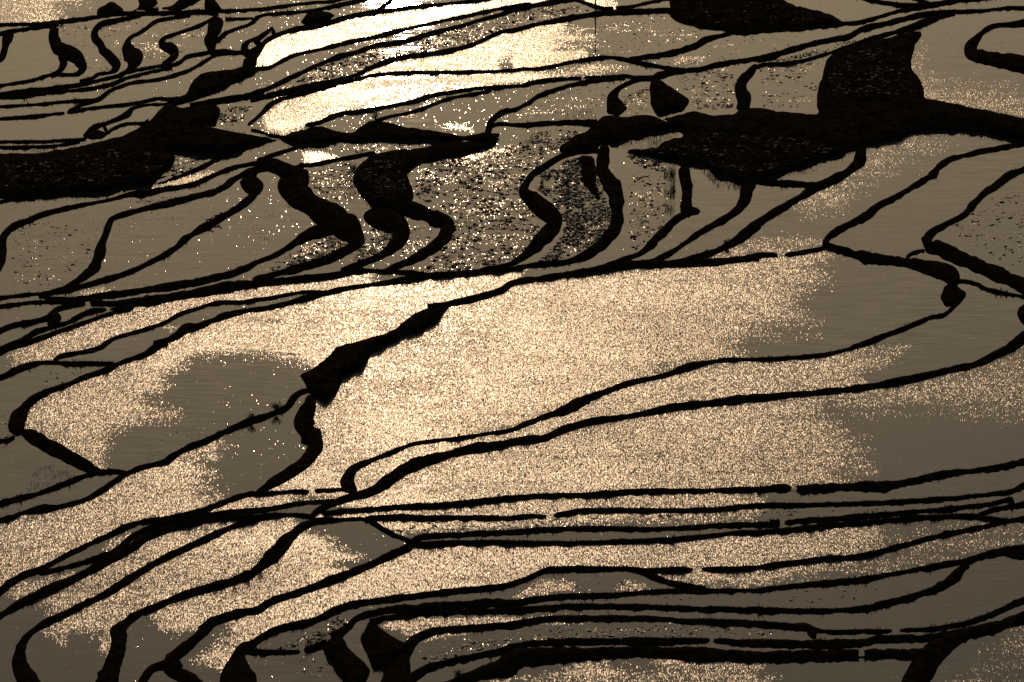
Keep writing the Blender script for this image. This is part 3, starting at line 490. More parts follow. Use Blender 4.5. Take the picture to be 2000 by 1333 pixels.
def water_material():
    m = bpy.data.materials.new('paddy_water'); nt = nodes(m)
    out = N_(nt, 'ShaderNodeOutputMaterial'); pb = N_(nt, 'ShaderNodeBsdfPrincipled')
    nt.links.new(pb.outputs[0], out.inputs[0])
    pos = N_(nt, 'ShaderNodeNewGeometry').outputs['Position']
    at_ = N_(nt, 'ShaderNodeAttribute', attribute_name='ripple', attribute_type='GEOMETRY').outputs['Fac']
    chop = N_(nt, 'ShaderNodeAttribute', attribute_name='chop', attribute_type='GEOMETRY').outputs['Fac']
    # cat's paws: the wind reaches the water in streaks, wavelet by wavelet
    streak = noise_tex(nt, mapping(nt, pos, 0.06, (0.07, 0.30, 1)), 1.0, 4, .6).outputs['Fac']
    fine = noise_tex(nt, mapping(nt, pos, -0.25, (0.45, 0.5, 1)), 1.0, 4, .7).outputs['Fac']
    e = math_(nt, 'ADD', at_, math_(nt, 'MULTIPLY', math_(nt, 'SUBTRACT', streak, .5), 1.3))
    e = math_(nt, 'ADD', e, math_(nt, 'MULTIPLY', math_(nt, 'SUBTRACT', fine, .5), 0.9))
    cover = math_(nt, 'MULTIPLY', math_(nt, 'MULTIPLY', ramp(nt, e, .05, 1.15), ramp(nt, at_, 0.01, .15)), .97)
    vo = N_(nt, 'ShaderNodeTexVoronoi', feature='F1'); vo.inputs['Scale'].default_value = 1.0
    nt.links.new(mapping(nt, pos, math.radians(-27), (7.4, 1.9, 1)), vo.inputs['Vector'])
    vr = N_(nt, 'ShaderNodeSeparateColor'); nt.links.new(vo.outputs['Color'], vr.inputs[0])
    mask = ramp(nt, math_(nt, 'SUBTRACT', cover, vr.outputs[0]), -.04, .06)
    lull = noise_tex(nt, mapping(nt, pos, 0.5, (0.06, 0.05, 1)), 1.0, 3, .55).outputs['Fac']
    amp = math_(nt, 'MULTIPLY', math_(nt, 'MULTIPLY', mask, chop), math_(nt, 'ADD', .15, math_(nt, 'MULTIPLY', lull, 1.7)))
    amp = math_(nt, 'ADD', math_(nt, 'MULTIPLY', amp, RIPPLE_AMP), 0.012)
    # wavelets: crests run away from the hill, two sizes
    vec = mapping(nt, pos, math.radians(-27), (7.2, 1.7, 1))
    warp = noise_tex(nt, mapping(nt, pos, 0, (0.5, 0.5, 1)), 1.0, 1).outputs['Color']
    vm = N_(nt, 'ShaderNodeVectorMath', operation='MULTIPLY_ADD'); vm.inputs[1].default_value = (1.6, 1.6, 0)
    nt.links.new(warp, vm.inputs[0]); nt.links.new(vec, vm.inputs[2])
    w1 = noise_tex(nt, vm.outputs[0], 1.0, 2.0, .65)
    sep = N_(nt, 'ShaderNodeSeparateColor'); nt.links.new(w1.outputs['Color'], sep.inputs[0])
    sx = math_(nt, 'MULTIPLY', math_(nt, 'SUBTRACT', sep.outputs[0], .5), amp)
    sy = math_(nt, 'MULTIPLY', math_(nt, 'SUBTRACT', sep.outputs[1], .5), amp)
    # the faint long swell of a light breeze, also on the calm water
    br = noise_tex(nt, mapping(nt, pos, 0.05, (0.22, 1.5, 1)), 1.0, 2, .6).outputs['Fac']
    brm = noise_tex(nt, mapping(nt, pos, 0.4, (0.02, 0.015, 1)), 1.0, 2, .5).outputs['Fac']
    sy = math_(nt, 'ADD', sy, math_(nt, 'MULTIPLY', math_(nt, 'SUBTRACT', br, .5), math_(nt, 'MULTIPLY', ramp(nt, brm, .3, .7), .07)))
    cv = N_(nt, 'ShaderNodeCombineXYZ'); nt.links.new(sx, cv.inputs[0]); nt.links.new(sy, cv.inputs[1]); cv.inputs[2].default_value = 1
    nm = N_(nt, 'ShaderNodeVectorMath', operation='NORMALIZE'); nt.links.new(cv.outputs[0], nm.inputs[0])
    nt.links.new(nm.outputs[0], pb.inputs['Normal'])
    pb.inputs['Base Color'].default_value = (0.042, 0.034, 0.025, 1)
    pb.inputs['IOR'].default_value = 1.333
    nt.links.new(math_(nt, 'ADD', 0.015, math_(nt, 'MULTIPLY', math_(nt, 'MULTIPLY', math_(nt, 'MAXIMUM', mask, math_(nt, 'MULTIPLY', math_(nt, 'POWER', cover, 2.0), .8)), math_(nt, 'ADD', .35, math_(nt, 'MULTIPLY', chop, .65))), ROUGH_ADD)), pb.inputs['Roughness'])
    return m
def mud_material(name, c1, c2, rough=.9, spec=.25, scale=.6, bump=.5):
    m = bpy.data.materials.new(name); nt = nodes(m)
    out = N_(nt, 'ShaderNodeOutputMaterial'); pb = N_(nt, 'ShaderNodeBsdfPrincipled'); nt.links.new(pb.outputs[0], out.inputs[0])
    pos = N_(nt, 'ShaderNodeNewGeometry').outputs['Position']
    n = noise_tex(nt, pos, scale, 6, .65)
    mx = N_(nt, 'ShaderNodeMix', data_type='RGBA')
    mx.inputs['A'].default_value = (*c1, 1); mx.inputs['B'].default_value = (*c2, 1)
    nt.links.new(ramp(nt, n.outputs['Fac'], .35, .7), mx.inputs['Factor']); nt.links.new(mx.outputs['Result'], pb.inputs['Base Color'])
    n2 = noise_tex(nt, pos, 4.5, 4, .7)
    b = N_(nt, 'ShaderNodeBump'); b.inputs['Strength'].default_value = bump; b.inputs['Distance'].default_value = .25
    nt.links.new(n2.outputs['Fac'], b.inputs['Height']); nt.links.new(b.outputs[0], pb.inputs['Normal'])
    pb.inputs['Roughness'].default_value = rough; pb.inputs['Specular IOR Level'].default_value = spec
    return m
M_WATER = water_material()
M_MUD = mud_material('wet_dike_mud', (.012, .008, .0045), (.042, .026, .014), .95, 0)
M_WEED = mud_material('weedy_earth', (.012, .008, .0045), (.055, .034, .017), .97, 0, .9, .9)
M_CLOD = mud_material('wet_clod', (.008, .006, .004), (.016, .011, .007), .30, .5, 1.5, .6)
M_STUB = mud_material('wet_stubble', (.008, .006, .004), (.03, .02, .011), .68, .3, 1.5, .6)
M_GRASS = mud_material('dry_grass', (.018, .013, .006), (.06, .038, .016), .85, .05, .8, .1)
M_GROUND = mud_material('valley_ground', (.02, .015, .01), (.035, .026, .016), .95, .1, .05, .5)
M_FUR = mud_material('dog_fur', (.03, .022, .015), (.045, .032, .02), .85, .2, 6, .3)
M_PATH = mud_material('packed_path', (.03, .022, .014), (.06, .045, .03), .45, .5, 1.2, .3)
# ------------------------------------------------------------------ wind on the water
def clod_gust(c):          # water stirred among the clods
    P = np.array([[float(x) for x in p.split(',')] for p in c[5].split()]); x, y = P.T
    ar = abs(np.dot(x, np.roll(y, -1)) - np.dot(y, np.roll(x, -1))) / 2
    return '%.3f,16,.7:' % min(.08 + 3.6 * c[1] / ar, .20) + c[5]
gusts = []
for s in GUSTS + [clod_gust(c) for c in CLODS if c[1] >= 60]:
    f, _, rest = s.partition(':'); a = f.split(',')
    pts = [tuple(float(x) for x in p.split(',')) for p in rest.split()]
    pu, pv = np.array(pts).T; c = in_poly(UU, VV, pts) & (label0 > 0)
    cnt = np.bincount(label0[c], minlength=label0.max() + 1); tot = max(cnt.sum(), 1)
    gusts.append((float(a[0]), float(a[1]), float(a[2]) if len(a) > 2 else 1.0, pts, set(np.flatnonzero(cnt > .10 * tot).tolist())))
near_wall = wall | bankmask
for _ in range(7):
    g = near_wall.copy(); g[1:] |= near_wall[:-1]; g[:-1] |= near_wall[1:]; g[:, 1:] |= near_wall[:, :-1]; g[:, :-1] |= near_wall[:, 1:]; near_wall = g
def gust_edges(poly):
    E = []
    for i in range(len(poly)):
        a = np.array(poly[i]); b = np.array(poly[(i + 1) % len(poly)]); m = max(1, int(np.hypot(*(b - a)) / 25))
        for q in range(m):
            p0 = a + (b - a) * q / m; p1 = a + (b - a) * (q + 1) / m; c = (p0 + p1) / 2
            E.append((*p0, *p1, not lab_at(near_wall, *c)))
    return E
GE = [gust_edges(g[3]) for g in gusts]
def ripple_at(U, V, k):
    r = np.zeros(len(U)); c = np.ones(len(U))
    for (st, fe, chop, poly, own), E in zip(gusts, GE):
        if k not in own: continue
        xs = [p[0] for p in poly]; ys = [p[1] for p in poly]
        m = (U > min(xs) - fe) & (U < max(xs) + fe) & (V > min(ys) - fe) & (V < max(ys) + fe)
        if not m.any(): continue
        u, v = U[m], V[m]; do = np.full(len(u), 1e6); dc = np.full(len(u), 1e6)
        for ax, ay, bx, by, op_ in E:
            ex, ey = bx - ax, by - ay; t_ = np.clip(((u - ax) * ex + (v - ay) * ey) / (ex * ex + ey * ey + 1e-9), 0, 1)
            d_ = np.hypot(u - ax - t_ * ex, v - ay - t_ * ey)
            if op_: do = np.minimum(do, d_)
            else: dc = np.minimum(dc, d_)
        ins = in_poly(u, v, poly)
        d = np.where(ins, do if fe >= 34 else np.minimum(do, dc), np.where((dc < do) & (fe >= 34), np.minimum(do, 34 - dc), -np.minimum(do, dc)))
        x = np.clip((d + fe * .45) / fe, 0, 1); x = st * x * x * (3 - 2 * x)
        c[m] = np.where(x > r[m], chop, c[m]); r[m] = np.maximum(r[m], x)
    return r, c
# ------------------------------------------------------------------ the paddies' water
def simplify(P, tol):
    keep = np.zeros(len(P), bool); keep[0] = keep[-1] = True; st = [(0, len(P) - 1)]
    while st:
        a, b = st.pop()
        if b - a < 2: continue
        d = P[b] - P[a]; L = np.hypot(*d)
        q = P[a + 1:b] - P[a]
        h = np.abs(q[:, 0] * d[1] - q[:, 1] * d[0]) / L if L > 1e-9 else np.hypot(q[:, 0], q[:, 1])
        k = int(h.argmax())
        if h[k] > tol: keep[a + 1 + k] = True; st += [(a, a + 1 + k), (a + 1 + k, b)]
    return P[keep]
GRID = 9.0
for k in ids:
    m = np.pad(lab2 == k, 1); nxt = {}
    core = m[1:-1, 1:-1]
    def add(p, q): nxt.setdefault(p, []).append(q)
    J, I = np.nonzero(core & ~m[:-2, 1:-1]);  [add((i, j), (i + 1, j)) for i, j in zip(I.tolist(), J.tolist())]
    J, I = np.nonzero(core & ~m[2:, 1:-1]);   [add((i + 1, j + 1), (i, j + 1)) for i, j in zip(I.tolist(), J.tolist())]
    J, I = np.nonzero(core & ~m[1:-1, :-2]);  [add((i, j + 1), (i, j)) for i, j in zip(I.tolist(), J.tolist())]
    J, I = np.nonzero(core & ~m[1:-1, 2:]);   [add((i + 1, j), (i + 1, j + 1)) for i, j in zip(I.tolist(), J.tolist())]
    best = None; ba = 0; loops = []
    while nxt:
        s0 = next(iter(nxt)); loop = [s0]; c = s0
        while True:
            o = nxt[c]; d = o.pop()
            if not o: del nxt[c]
            if d == s0: break
            loop.append(d); c = d
            if c not in nxt: break
        L = np.array(loop, float); x, y = L[:, 0], L[:, 1]
        ar = abs(np.dot(x, np.roll(y, -1)) - np.dot(y, np.roll(x, -1)))
        loops.append(L)
        if ar > ba: ba = ar; best = L
    def outline(L):
        P = L * CELL + (U0, V0); h = len(P) // 2
        return np.vstack([simplify(P[:h + 1], 1.6)[:-1], simplify(np.vstack([P[h:], P[:1]]), 1.6)[:-1]])
    holes = [outline(L) for L in loops if L is not best and len(L) > 16]
    P = outline(best)
    e = core.copy(); e[1:-1, 1:-1] = core[1:-1, 1:-1] & core[:-2, 1:-1] & core[2:, 1:-1] & core[1:-1, :-2] & core[1:-1, 2:]
    gu, gv = np.meshgrid(np.arange(U0, U0 + NU * CELL, GRID), np.arange(V0, V0 + NV * CELL, GRID * .8))
    gu = (gu + (np.arange(gu.shape[0]) % 2)[:, None] * GRID / 2).ravel(); gv = gv.ravel()
    ok = lab_at(e, gu, gv); gu = gu[ok]; gv = gv[ok]
    V2 = [Vector(p) for p in P] + [Vector((a, b)) for a, b in zip(gu, gv)]
    E2 = []
    for H in holes:
        b0 = len(V2); V2 += [Vector(p) for p in H]; E2 += [(b0 + q, b0 + (q + 1) % len(H)) for q in range(len(H))]
    r = delaunay_2d_cdt(V2, E2, [list(range(len(P)))], 1, 1e-4)
    V = np.array([(p.x, p.y) for p in r[0]])
    W = at(V[:, 0], V[:, 1], zlev[k])
    F = [list(f)[::-1] for f in r[2]]
    if holes:
        ce = np.array([V[f].mean(0) for f in F]); ok = np.zeros(len(F), bool)
        for du, dv in ((0, 0), (2.5, 0), (-2.5, 0), (0, 2.5), (0, -2.5)): ok |= lab_at(lab2, ce[:, 0] + du, ce[:, 1] + dv) == k
        F = [f for f, q in zip(F, ok) if q]
    o = mesh_obj('water', W, F, M_WATER, smooth=False)
    if len(o.data.polygons) and o.data.polygons[0].normal.z < 0: o.data.flip_normals()
    rc = ripple_at(V[:, 0], V[:, 1], k)
    for nm_, val in zip(('ripple', 'chop'), rc): o.data.attributes.new(nm_, 'FLOAT', 'POINT').data.foreach_set('value', val.astype(np.float32))
    tag(o, kind='structure')
# ------------------------------------------------------------------ the dikes
crests = {}
DIKE_GROUP = 'mud dikes between the flooded paddies'
def smooth1(x, n):
    if len(x) < 3: return x
    n = min(n, (len(x) - 1) // 2 * 2 + 1)
    for _ in range(2): x = np.convolve(np.pad(x, n // 2, 'edge'), np.ones(n) / n, 'valid')
    return x
blades = []                                    # (point, height) for the grass
for lab, R in dikes:
    N = frame(R); n = len(R); u, v, t = R[:, 0], R[:, 1], R[:, 2].copy()
    t *= 1 + .08 * smooth_noise(n, 5) + .07 * smooth_noise(n, 14) + .22 * np.clip(smooth_noise(n, 6) - 1.5, 0, 1.5); t = np.maximum(t * 1.06, 3.5)
    tap = np.ones(n)
    for e_ in (0, -1):
        if not inside(u[e_], v[e_]): continue
        if any(l2 != lab and (np.hypot(R2[:, 0] - u[e_], R2[:, 1] - v[e_]) < .5 * R2[:, 2] + 2.5).any() for l2, R2 in dikes) or bool(lab_at(bankmask, u[e_], v[e_])): continue
        q = np.hypot(u - u[e_], v - v[e_]) / 7.0; tap = np.minimum(tap, np.sqrt(np.clip(q + .08, 0, 1)))
    t = t * (.35 + .65 * tap)
    s = scale_at(v); ny = N[:, 1]
    nz = .55 * smooth_noise(n, 2.2) + .6 * smooth_noise(n, 7) + .5 * smooth_noise(n, 22)
    nz2 = .6 * smooth_noise(n, 1.8) + .6 * smooth_noise(n, 6)
    o5 = 0.5 * t + 5
    def lev(sg):
        z = zlev[lab_at(lab2, u + sg * N[:, 0] * o5, v + sg * N[:, 1] * o5)]
        return smooth1(z, 9)
    zA, zB = lev(1), lev(-1)
    offA = t * (.52 - .14 * np.clip(ny, 0, 1)); offB = t * (.52 - .14 * np.clip(-ny, 0, 1))
    cc = -.27 * t * ny; wd = t * (.10 + .06 * (1 - np.abs(ny)))
    h = np.clip(.25 * t * np.maximum(np.abs(ny), .3) / (s * CP), .22, 3.2)
    lo = np.minimum(zA, zB); hi = np.maximum(zA, zB)
    zc = smooth1(np.maximum(lo + h, hi + .16 + .1 * np.clip(t / 12, 0, 1.5)), 7)
    zc = lo + .05 + (zc + .07 * nz - lo - .05) * tap
    # ends sink to the water where a dike stops at a gap
    jit = np.clip(.06 * t, .35, 1.3)
    offA = offA + jit * nz; offB = offB + jit * nz2
    prof = [(offA, lo - .9 + 0 * zA, 1), (offA, zA, 0), (cc + (offA - cc) * .52 + wd * .3 + jit * .8 * smooth_noise(n, 2), zA + (zc - zA) * .62, 0), (cc + wd, zc - .05, 0), (cc - wd * .2 + jit * .4 * nz2, zc + .02, 0), (cc - wd, zc - .04, 0),
            (cc - (offB + cc) * .5 - wd * .3, zB + (zc - zB) * .60, 0), (-offB, zB, 0), (-offB, lo - .9 + 0 * zB, 2)]
    rings = []
    for (of, z, sk) in prof:
        uu = u + N[:, 0] * of; vv = v + N[:, 1] * of
        if sk:   # skirt: straight below the waterline
            p = at(uu, vv, zA if sk == 1 else zB); p[:, 2] = z
        else: p = at(uu, vv, z)
        rings.append(p)
    K = len(rings); V = np.stack(rings, 1).reshape(-1, 3)
    F = []
    for i in range(n - 1):
        for q in range(K - 1):
            F.append((i * K + q, i * K + q + 1, (i + 1) * K + q + 1, (i + 1) * K + q))
    F.append(tuple(range(K - 1, -1, -1))); F.append(tuple((n - 1) * K + q for q in range(K)))
    o = mesh_obj('mud_dike', V, F, M_MUD)
    tag(o, lab, 'dike', DIKE_GROUP)
    crests[lab] = (R, rings[4])
    for i in range(n):
        if -300 < u[i] < 2300 and -200 < v[i] < 1550:
            for _ in range(2 if rng.random() < .6 else 4 if nz[i] > .6 else 1):
                a = rings[3][i] * rng.random() + rings[5][i] * 1; b = rng.random()
                p = rings[3][i] * b + rings[5][i] * (1 - b); j = min(i + 1, n - 1)
                p = p + (rings[4][j] - rings[4][i]) * rng.random()
                blades.append((p, .13 + .45 * rng.random() ** 2 + (.35 * rng.random() if nz[i] > .9 else 0)))
# ------------------------------------------------------------------ banks and mounds
def jitter_loop(poly):
    P = []
    n = len(poly)
    for i in range(n):
        a = poly[i]; b = poly[(i + 1) % n]; L = math.hypot(*(b - a)); m = max(1, int(L / 3.5))
        for q in range(m): P.append(a + (b - a) * q / m)
    P = np.array(P); N = len(P)
    T = np.roll(P, -2, 0) - np.roll(P, 2, 0); T /= np.hypot(T[:, 0], T[:, 1])[:, None] + 1e-9
    # round the traced corners, then roughen
    for _ in range(3): P = (np.roll(P, 1, 0) + 2 * P + np.roll(P, -1, 0)) / 4
    nz = .55 * smooth_noise(N, 1.6) + .8 * smooth_noise(N, 4)
    return P + np.stack([-T[:, 1], T[:, 0]], -1) * (nz * .9)[:, None]
bank_pts = []
for lab, hgt, poly in banks:
    hgt *= .55
    L = jitter_loop(poly)
    x0, y0 = L.min(0); x1, y1 = L.max(0)
    gap = 4.2
    gu, gv = np.meshgrid(np.arange(x0, x1, gap), np.arange(y0, y1, gap * .75))
    gu = (gu + (np.arange(gu.shape[0]) % 2)[:, None] * gap / 2 + rng.uniform(-1, 1, gu.shape)).ravel(); gv = (gv.ravel() + rng.uniform(-.8, .8, gv.size))
    d = poly_dist(gu, gv, [tuple(p) for p in L[::2]])
    ok = d > 2.0; gu, gv = gu[ok], gv[ok]
    V2 = [Vector(p) for p in L] + [Vector((a, b)) for a, b in zip(gu, gv)]
    r = delaunay_2d_cdt(V2, [], [list(range(len(L)))], 1, 1e-4)
    V = np.array([(p.x, p.y) for p in r[0]])
    d = np.maximum(poly_dist(V[:, 0], V[:, 1], [tuple(p) for p in L]), 0)
    zb = lab_at(Zblur, V[:, 0], V[:, 1]); zg = lab_at(Zgrid, V[:, 0], V[:, 1])
    x = np.clip(d / 9.0, 0, 1); rise = x * x * (3 - 2 * x)
    x2 = np.clip(d / 26.0, 0, 1)
    base = np.where(d < .5, zg, np.maximum(zb, zg))
    G = at(V[:, 0], V[:, 1], 0)
    nn = np.array([mnoise.fractal(Vector((g[0] * .22, g[1] * .22, 3.1)), 1.0, 2.0, 5) for g in G])
    z = base + hgt * (.55 * rise + .45 * x2) + rise * nn * .38
    W = at(V[:, 0], V[:, 1], z)
    bank_pts.append(np.stack([V[:, 0], V[:, 1], z], -1))
    F = [list(f) for f in r[2]]
    nb = {}
    for f in F:
        for a, b in ((f[0], f[1]), (f[1], f[2]), (f[2], f[0])): nb[(a, b)] = nb.get((a, b), 0) + 1
    edge = [(a, b) for (a, b) in nb if (b, a) not in nb]
    Wl = list(W); low = {}
    for a, b in edge:
        for c in (a, b):
            if c not in low: low[c] = len(Wl); Wl.append(np.array([W[c][0], W[c][1], W[c][2] - 1.2]))
        F.append([b, a, low[a], low[b]])
    o = mesh_obj('mud_bank', Wl, F, M_WEED if hgt > .74 else M_MUD)
    bm = bmesh.new(); bm.from_mesh(o.data); bmesh.ops.recalc_face_normals(bm, faces=bm.faces)
    if sum(f.normal.z * f.calc_area() for f in bm.faces) < 0: bmesh.ops.reverse_faces(bm, faces=bm.faces)
    bm.to_mesh(o.data); bm.free()
    tag(o, lab, 'bank', 'banks and mounds of earth among the paddies')
    for q in np.flatnonzero(d > 2):
        if rng.random() < (.75 if hgt > .74 else .15) * (1 if d[q] < 14 else .6): blades.append((W[q], .15 + .5 * rng.random() ** 2))
# ------------------------------------------------------------------ grass, stubble, clods
def blade_mesh(name, items, mat, lean=.35, w=.05):
    V = []; F = []
    for p, h in items:
        a = rng.uniform(0, 2 * math.pi); c, s_ = math.cos(a) * w * (1 + h), math.sin(a) * w * (1 + h)
        lx, ly = rng.normal(0, lean * h, 2); k = len(V); z = p[2] - .06
        V += [(p[0] - c, p[1] - s_, z), (p[0] + c, p[1] + s_, z), (p[0] + lx * .4 + c * .7, p[1] + ly * .4 + s_ * .7, z + h * .62), (p[0] + lx * .4 - c * .7, p[1] + ly * .4 - s_ * .7, z + h * .62), (p[0] + lx, p[1] + ly, z + h + .04)]
        F += [(k, k + 1, k + 2, k + 3), (k + 3, k + 2, k + 4)]
    return mesh_obj(name, V, F, mat, smooth=False)
tag(blade_mesh('grass', blades, M_GRASS), kind='stuff')
BP = np.vstack(bank_pts)
def bank_z(u, v):
    return float(BP[((BP[:, 0] - u) ** 2 + (BP[:, 1] - v) ** 2).argmin(), 2])
def scatter(poly, count, where=None):
    where = (label0 > 0) if where is None else where
    poly = [tuple(float(x) for x in p.split(',')) for p in poly.split()] if isinstance(poly, str) else poly
    xs = [p[0] for p in poly]; ys = [p[1] for p in poly]
    got = []
    for _ in range(60):
        U = rng.uniform(min(xs), max(xs), count); V = rng.uniform(min(ys), max(ys), count)
        # clumped: keep more where a noise is high
        ok = in_poly(U, V, poly) & lab_at(where, U, V)
        dens = np.array([.5 + .9 * mnoise.noise(Vector((a * .03, b * .06, 9))) for a, b in zip(U, V)])
        ok &= rng.random(count) < dens
        got += list(zip(U[ok], V[ok]))
        if len(got) >= count: break
    return got[:count]
ICO = bmesh.new(); bmesh.ops.create_icosphere(ICO, subdivisions=1, radius=1)
IV = np.array([v.co[:] for v in ICO.verts]); IF = [[v.index for v in f.verts] for f in ICO.faces]; ICO.free()
for name, count, s0, s1, flatn, poly in CLODS:
    V = []; F = []
    for (u, v) in scatter(poly, count):
        z = float(lab_at(Zgrid, u, v)); p = at(u, v, z)
        a = s0 + (s1 - s0) * rng.random() ** 2
        for sub in range(1 + (rng.random() < .45) + (rng.random() < .25)):
            sc_ = np.array([a * rng.uniform(.6, 1.5), a * rng.uniform(.5, 1.3), a * flatn * rng.uniform(.5, 1.3)])
            B = IV * (1 + rng.uniform(-.28, .28, (len(IV), 1))) * sc_ * (1 if sub == 0 else .7)
            th = rng.uniform(0, 6.28); c, s_ = math.cos(th), math.sin(th)
            B = np.stack([B[:, 0] * c - B[:, 1] * s_, B[:, 0] * s_ + B[:, 1] * c, B[:, 2]], -1)
            k = len(V); V += list(B + p + np.array([*rng.normal(0, a * .9, 2) * (sub > 0), -.1 * a * flatn]))
            F += [[q + k for q in f] for f in IF]
    if V: tag(mesh_obj('mud_clods', V, F, M_CLOD, smooth=False), name, kind='stuff')
for name, count, s0, s1, flatn, poly in BANKCLODS:
    V = []; F = []
    for (u, v) in scatter(poly, count, bankmask):
        p = at(u, v, bank_z(u, v)); a = s0 + (s1 - s0) * rng.random() ** 2
        B = IV * (1 + rng.uniform(-.3, .3, (len(IV), 1))) * np.array([a * rng.uniform(.6, 1.5), a * rng.uniform(.5, 1.3), a * flatn])
        k = len(V); V += list(B + p); F += [[q + k for q in f] for f in IF]
    if V: tag(mesh_obj('wet_stubble', V, F, M_STUB, smooth=False), name, kind='stuff')
items = []
for count, h0, h1, poly in STALKS:
    for (u, v) in scatter(poly, count):
        z = float(lab_at(Zgrid, u, v)); items.append((at(u, v, z), rng.uniform(h0, h1)))
tag(blade_mesh('rice_stubble', items, M_GRASS, .18, .02), kind='stuff')
# ------------------------------------------------------------------ bushes
def surface_near(u, v):
    best = None
    for lab, (R, C) in crests.items():
        d = np.hypot(R[:, 0] - u, R[:, 1] - v); i = int(d.argmin())
        if best is None or d[i] < best[0]: best = (d[i], C[i], lab, i)
    return best
def bush(u, v, h, spread, twigs, leafy, label, z=None):
    b = surface_near(u, v)
    p = b[1] if z is None else at(u, v, z)
    root = bpy.data.objects.new('bush', None); COL.objects.link(root); root.location = p; tag(root, label, 'bush')
    V = []; F = []; LV = []; LF = []
    for k in range(twigs):
        a = rng.uniform(0, 6.28); l = h * rng.uniform(.55, 1.1); ox, oy = math.cos(a) * spread * rng.uniform(.1, 1), math.sin(a) * spread * rng.uniform(.1, 1)
        pts = [np.array([ox * q * .9 + rng.normal(0, .03), oy * q * .9 + rng.normal(0, .03), -.15 + (l + .15) * q ** .85]) for q in (0, .35, .7, 1)]
        for i, q in enumerate(pts):
            w = .03 * (1 - i / 3.6)
            V += [q + (w, 0, 0), q + (-w * .5, w * .87, 0), q + (-w * .5, -w * .87, 0)]
        k0 = len(V) - 12
        for i in range(3):
            for c in range(3): F.append((k0 + i * 3 + c, k0 + i * 3 + (c + 1) % 3, k0 + i * 3 + 3 + (c + 1) % 3, k0 + i * 3 + 3 + c))
        for _ in range(leafy):
            q = pts[1] + (pts[3] - pts[1]) * rng.random() + rng.normal(0, .12, 3); s_ = rng.uniform(.05, .11); d1 = rng.normal(0, 1, 3); d2 = rng.normal(0, 1, 3)
            d1 *= s_ * 1.6 / np.linalg.norm(d1); d2 *= s_ / np.linalg.norm(d2); k1 = len(LV); LV += [q - d1, q + d2 * .5, q + d1, q - d2 * .5]; LF.append((k1, k1 + 1, k1 + 2, k1 + 3))
    mesh_obj('twigs', V, F, M_GRASS, parent=root)
    mesh_obj('foliage', LV, LF, M_GRASS, smooth=False, parent=root)
for a in BUSHES: bush(*a)
# ------------------------------------------------------------------ two dogs on the smooth dike
def dog(u, v, heading, label, head_up):
    b = surface_near(u, v); p = b[1]
    J = [((-.34, 0, .50), .10), ((-.10, 0, .52), .115), ((.18, 0, .52), .13), ((.34, 0, .58), .10), ((.44, 0, .70 + head_up), .075), ((.52, 0, .80 + head_up), .085), ((.64, 0, .765 + head_up), .055), ((.72, 0, .745 + head_up), .038),   # 0-7 trunk, neck, head, muzzle
         ((-.46, 0, .58), .035), ((-.56, 0, .72), .025), ((-.55, 0, .84), .016)]                                                                                                # 8-10 tail
    E = [(0, 1), (1, 2), (2, 3), (3, 4), (4, 5), (5, 6), (6, 7), (0, 8), (8, 9), (9, 10)]
    for sgn in (-1, 1):
        k = len(J); st = .07 * sgn
        J += [((-.32 + st, .09 * sgn, .42), .075), ((-.25 + st, .10 * sgn, .28), .05), ((-.38 + st, .10 * sgn, .16), .03), ((-.36 + st, .10 * sgn, .02), .028), ((-.30 + st, .10 * sgn, .015), .026)]
        E += [(0, k), (k, k + 1), (k + 1, k + 2), (k + 2, k + 3), (k + 3, k + 4)]
        k = len(J)
        J += [((.22 - st, .10 * sgn, .38), .06), ((.18 - st, .10 * sgn, .22), .038), ((.22 - st, .10 * sgn, .03), .028), ((.27 - st, .10 * sgn, .015), .026)]
        E += [(2, k), (k, k + 1), (k + 1, k + 2), (k + 2, k + 3)]
        k = len(J)
        J += [((.50, .055 * sgn, .86 + head_up), .035), ((.49, .075 * sgn, .93 + head_up), .012)]
        E += [(5, k), (k, k + 1)]
    me = bpy.data.meshes.new('dog'); me.from_pydata([j[0] for j in J], E, []); me.update()
    o = bpy.data.objects.new('dog', me); COL.objects.link(o)
    md = o.modifiers.new('skin', 'SKIN'); md.use_smooth_shade = True
    for i, sv in enumerate(me.skin_vertices[0].data): sv.radius = (J[i][1], J[i][1]); sv.use_root = (i == 0)
    o.modifiers.new('sub', 'SUBSURF').levels = 1; o.modifiers['sub'].render_levels = 2
    me.materials.append(M_FUR)
    o.location = (p[0], p[1], p[2] - .01); o.rotation_euler = (0, 0, heading); o.scale = (1.12,) * 3
    tag(o, label, 'dog', 'dogs walking along the dike')
for a in DOGS: dog(*a)
# ------------------------------------------------------------------ utility pole whose foot shows at the top edge
pz = float(lab_at(Zgrid, 1163, 17)); pp = at(1163, 17, pz)
bm = bmesh.new(); bmesh.ops.create_cone(bm, cap_ends=True, segments=10, radius1=.15, radius2=.10, depth=8.6, matrix=Matrix.Translation((0, 0, 3.8)))
pme = bpy.data.meshes.new('utility_pole'); bm.to_mesh(pme); bm.free(); pme.materials.append(M_FUR)
po = bpy.data.objects.new('utility_pole', pme); COL.objects.link(po); po.location = pp; tag(po, 'thin utility pole standing on the thick dike, mirrored as a dark line in the pond', 'pole')
bm = bmesh.new(); bmesh.ops.create_cube(bm, size=1, matrix=Matrix.Translation((0, 0, 7.6)) @ Matrix.Diagonal((1.4, .1, .1, 1)))
cme = bpy.data.meshes.new('crossarm'); bm.to_mesh(cme); bm.free(); cme.materials.append(M_FUR)
co = bpy.data.objects.new('crossarm', cme); COL.objects.link(co); co.parent = po
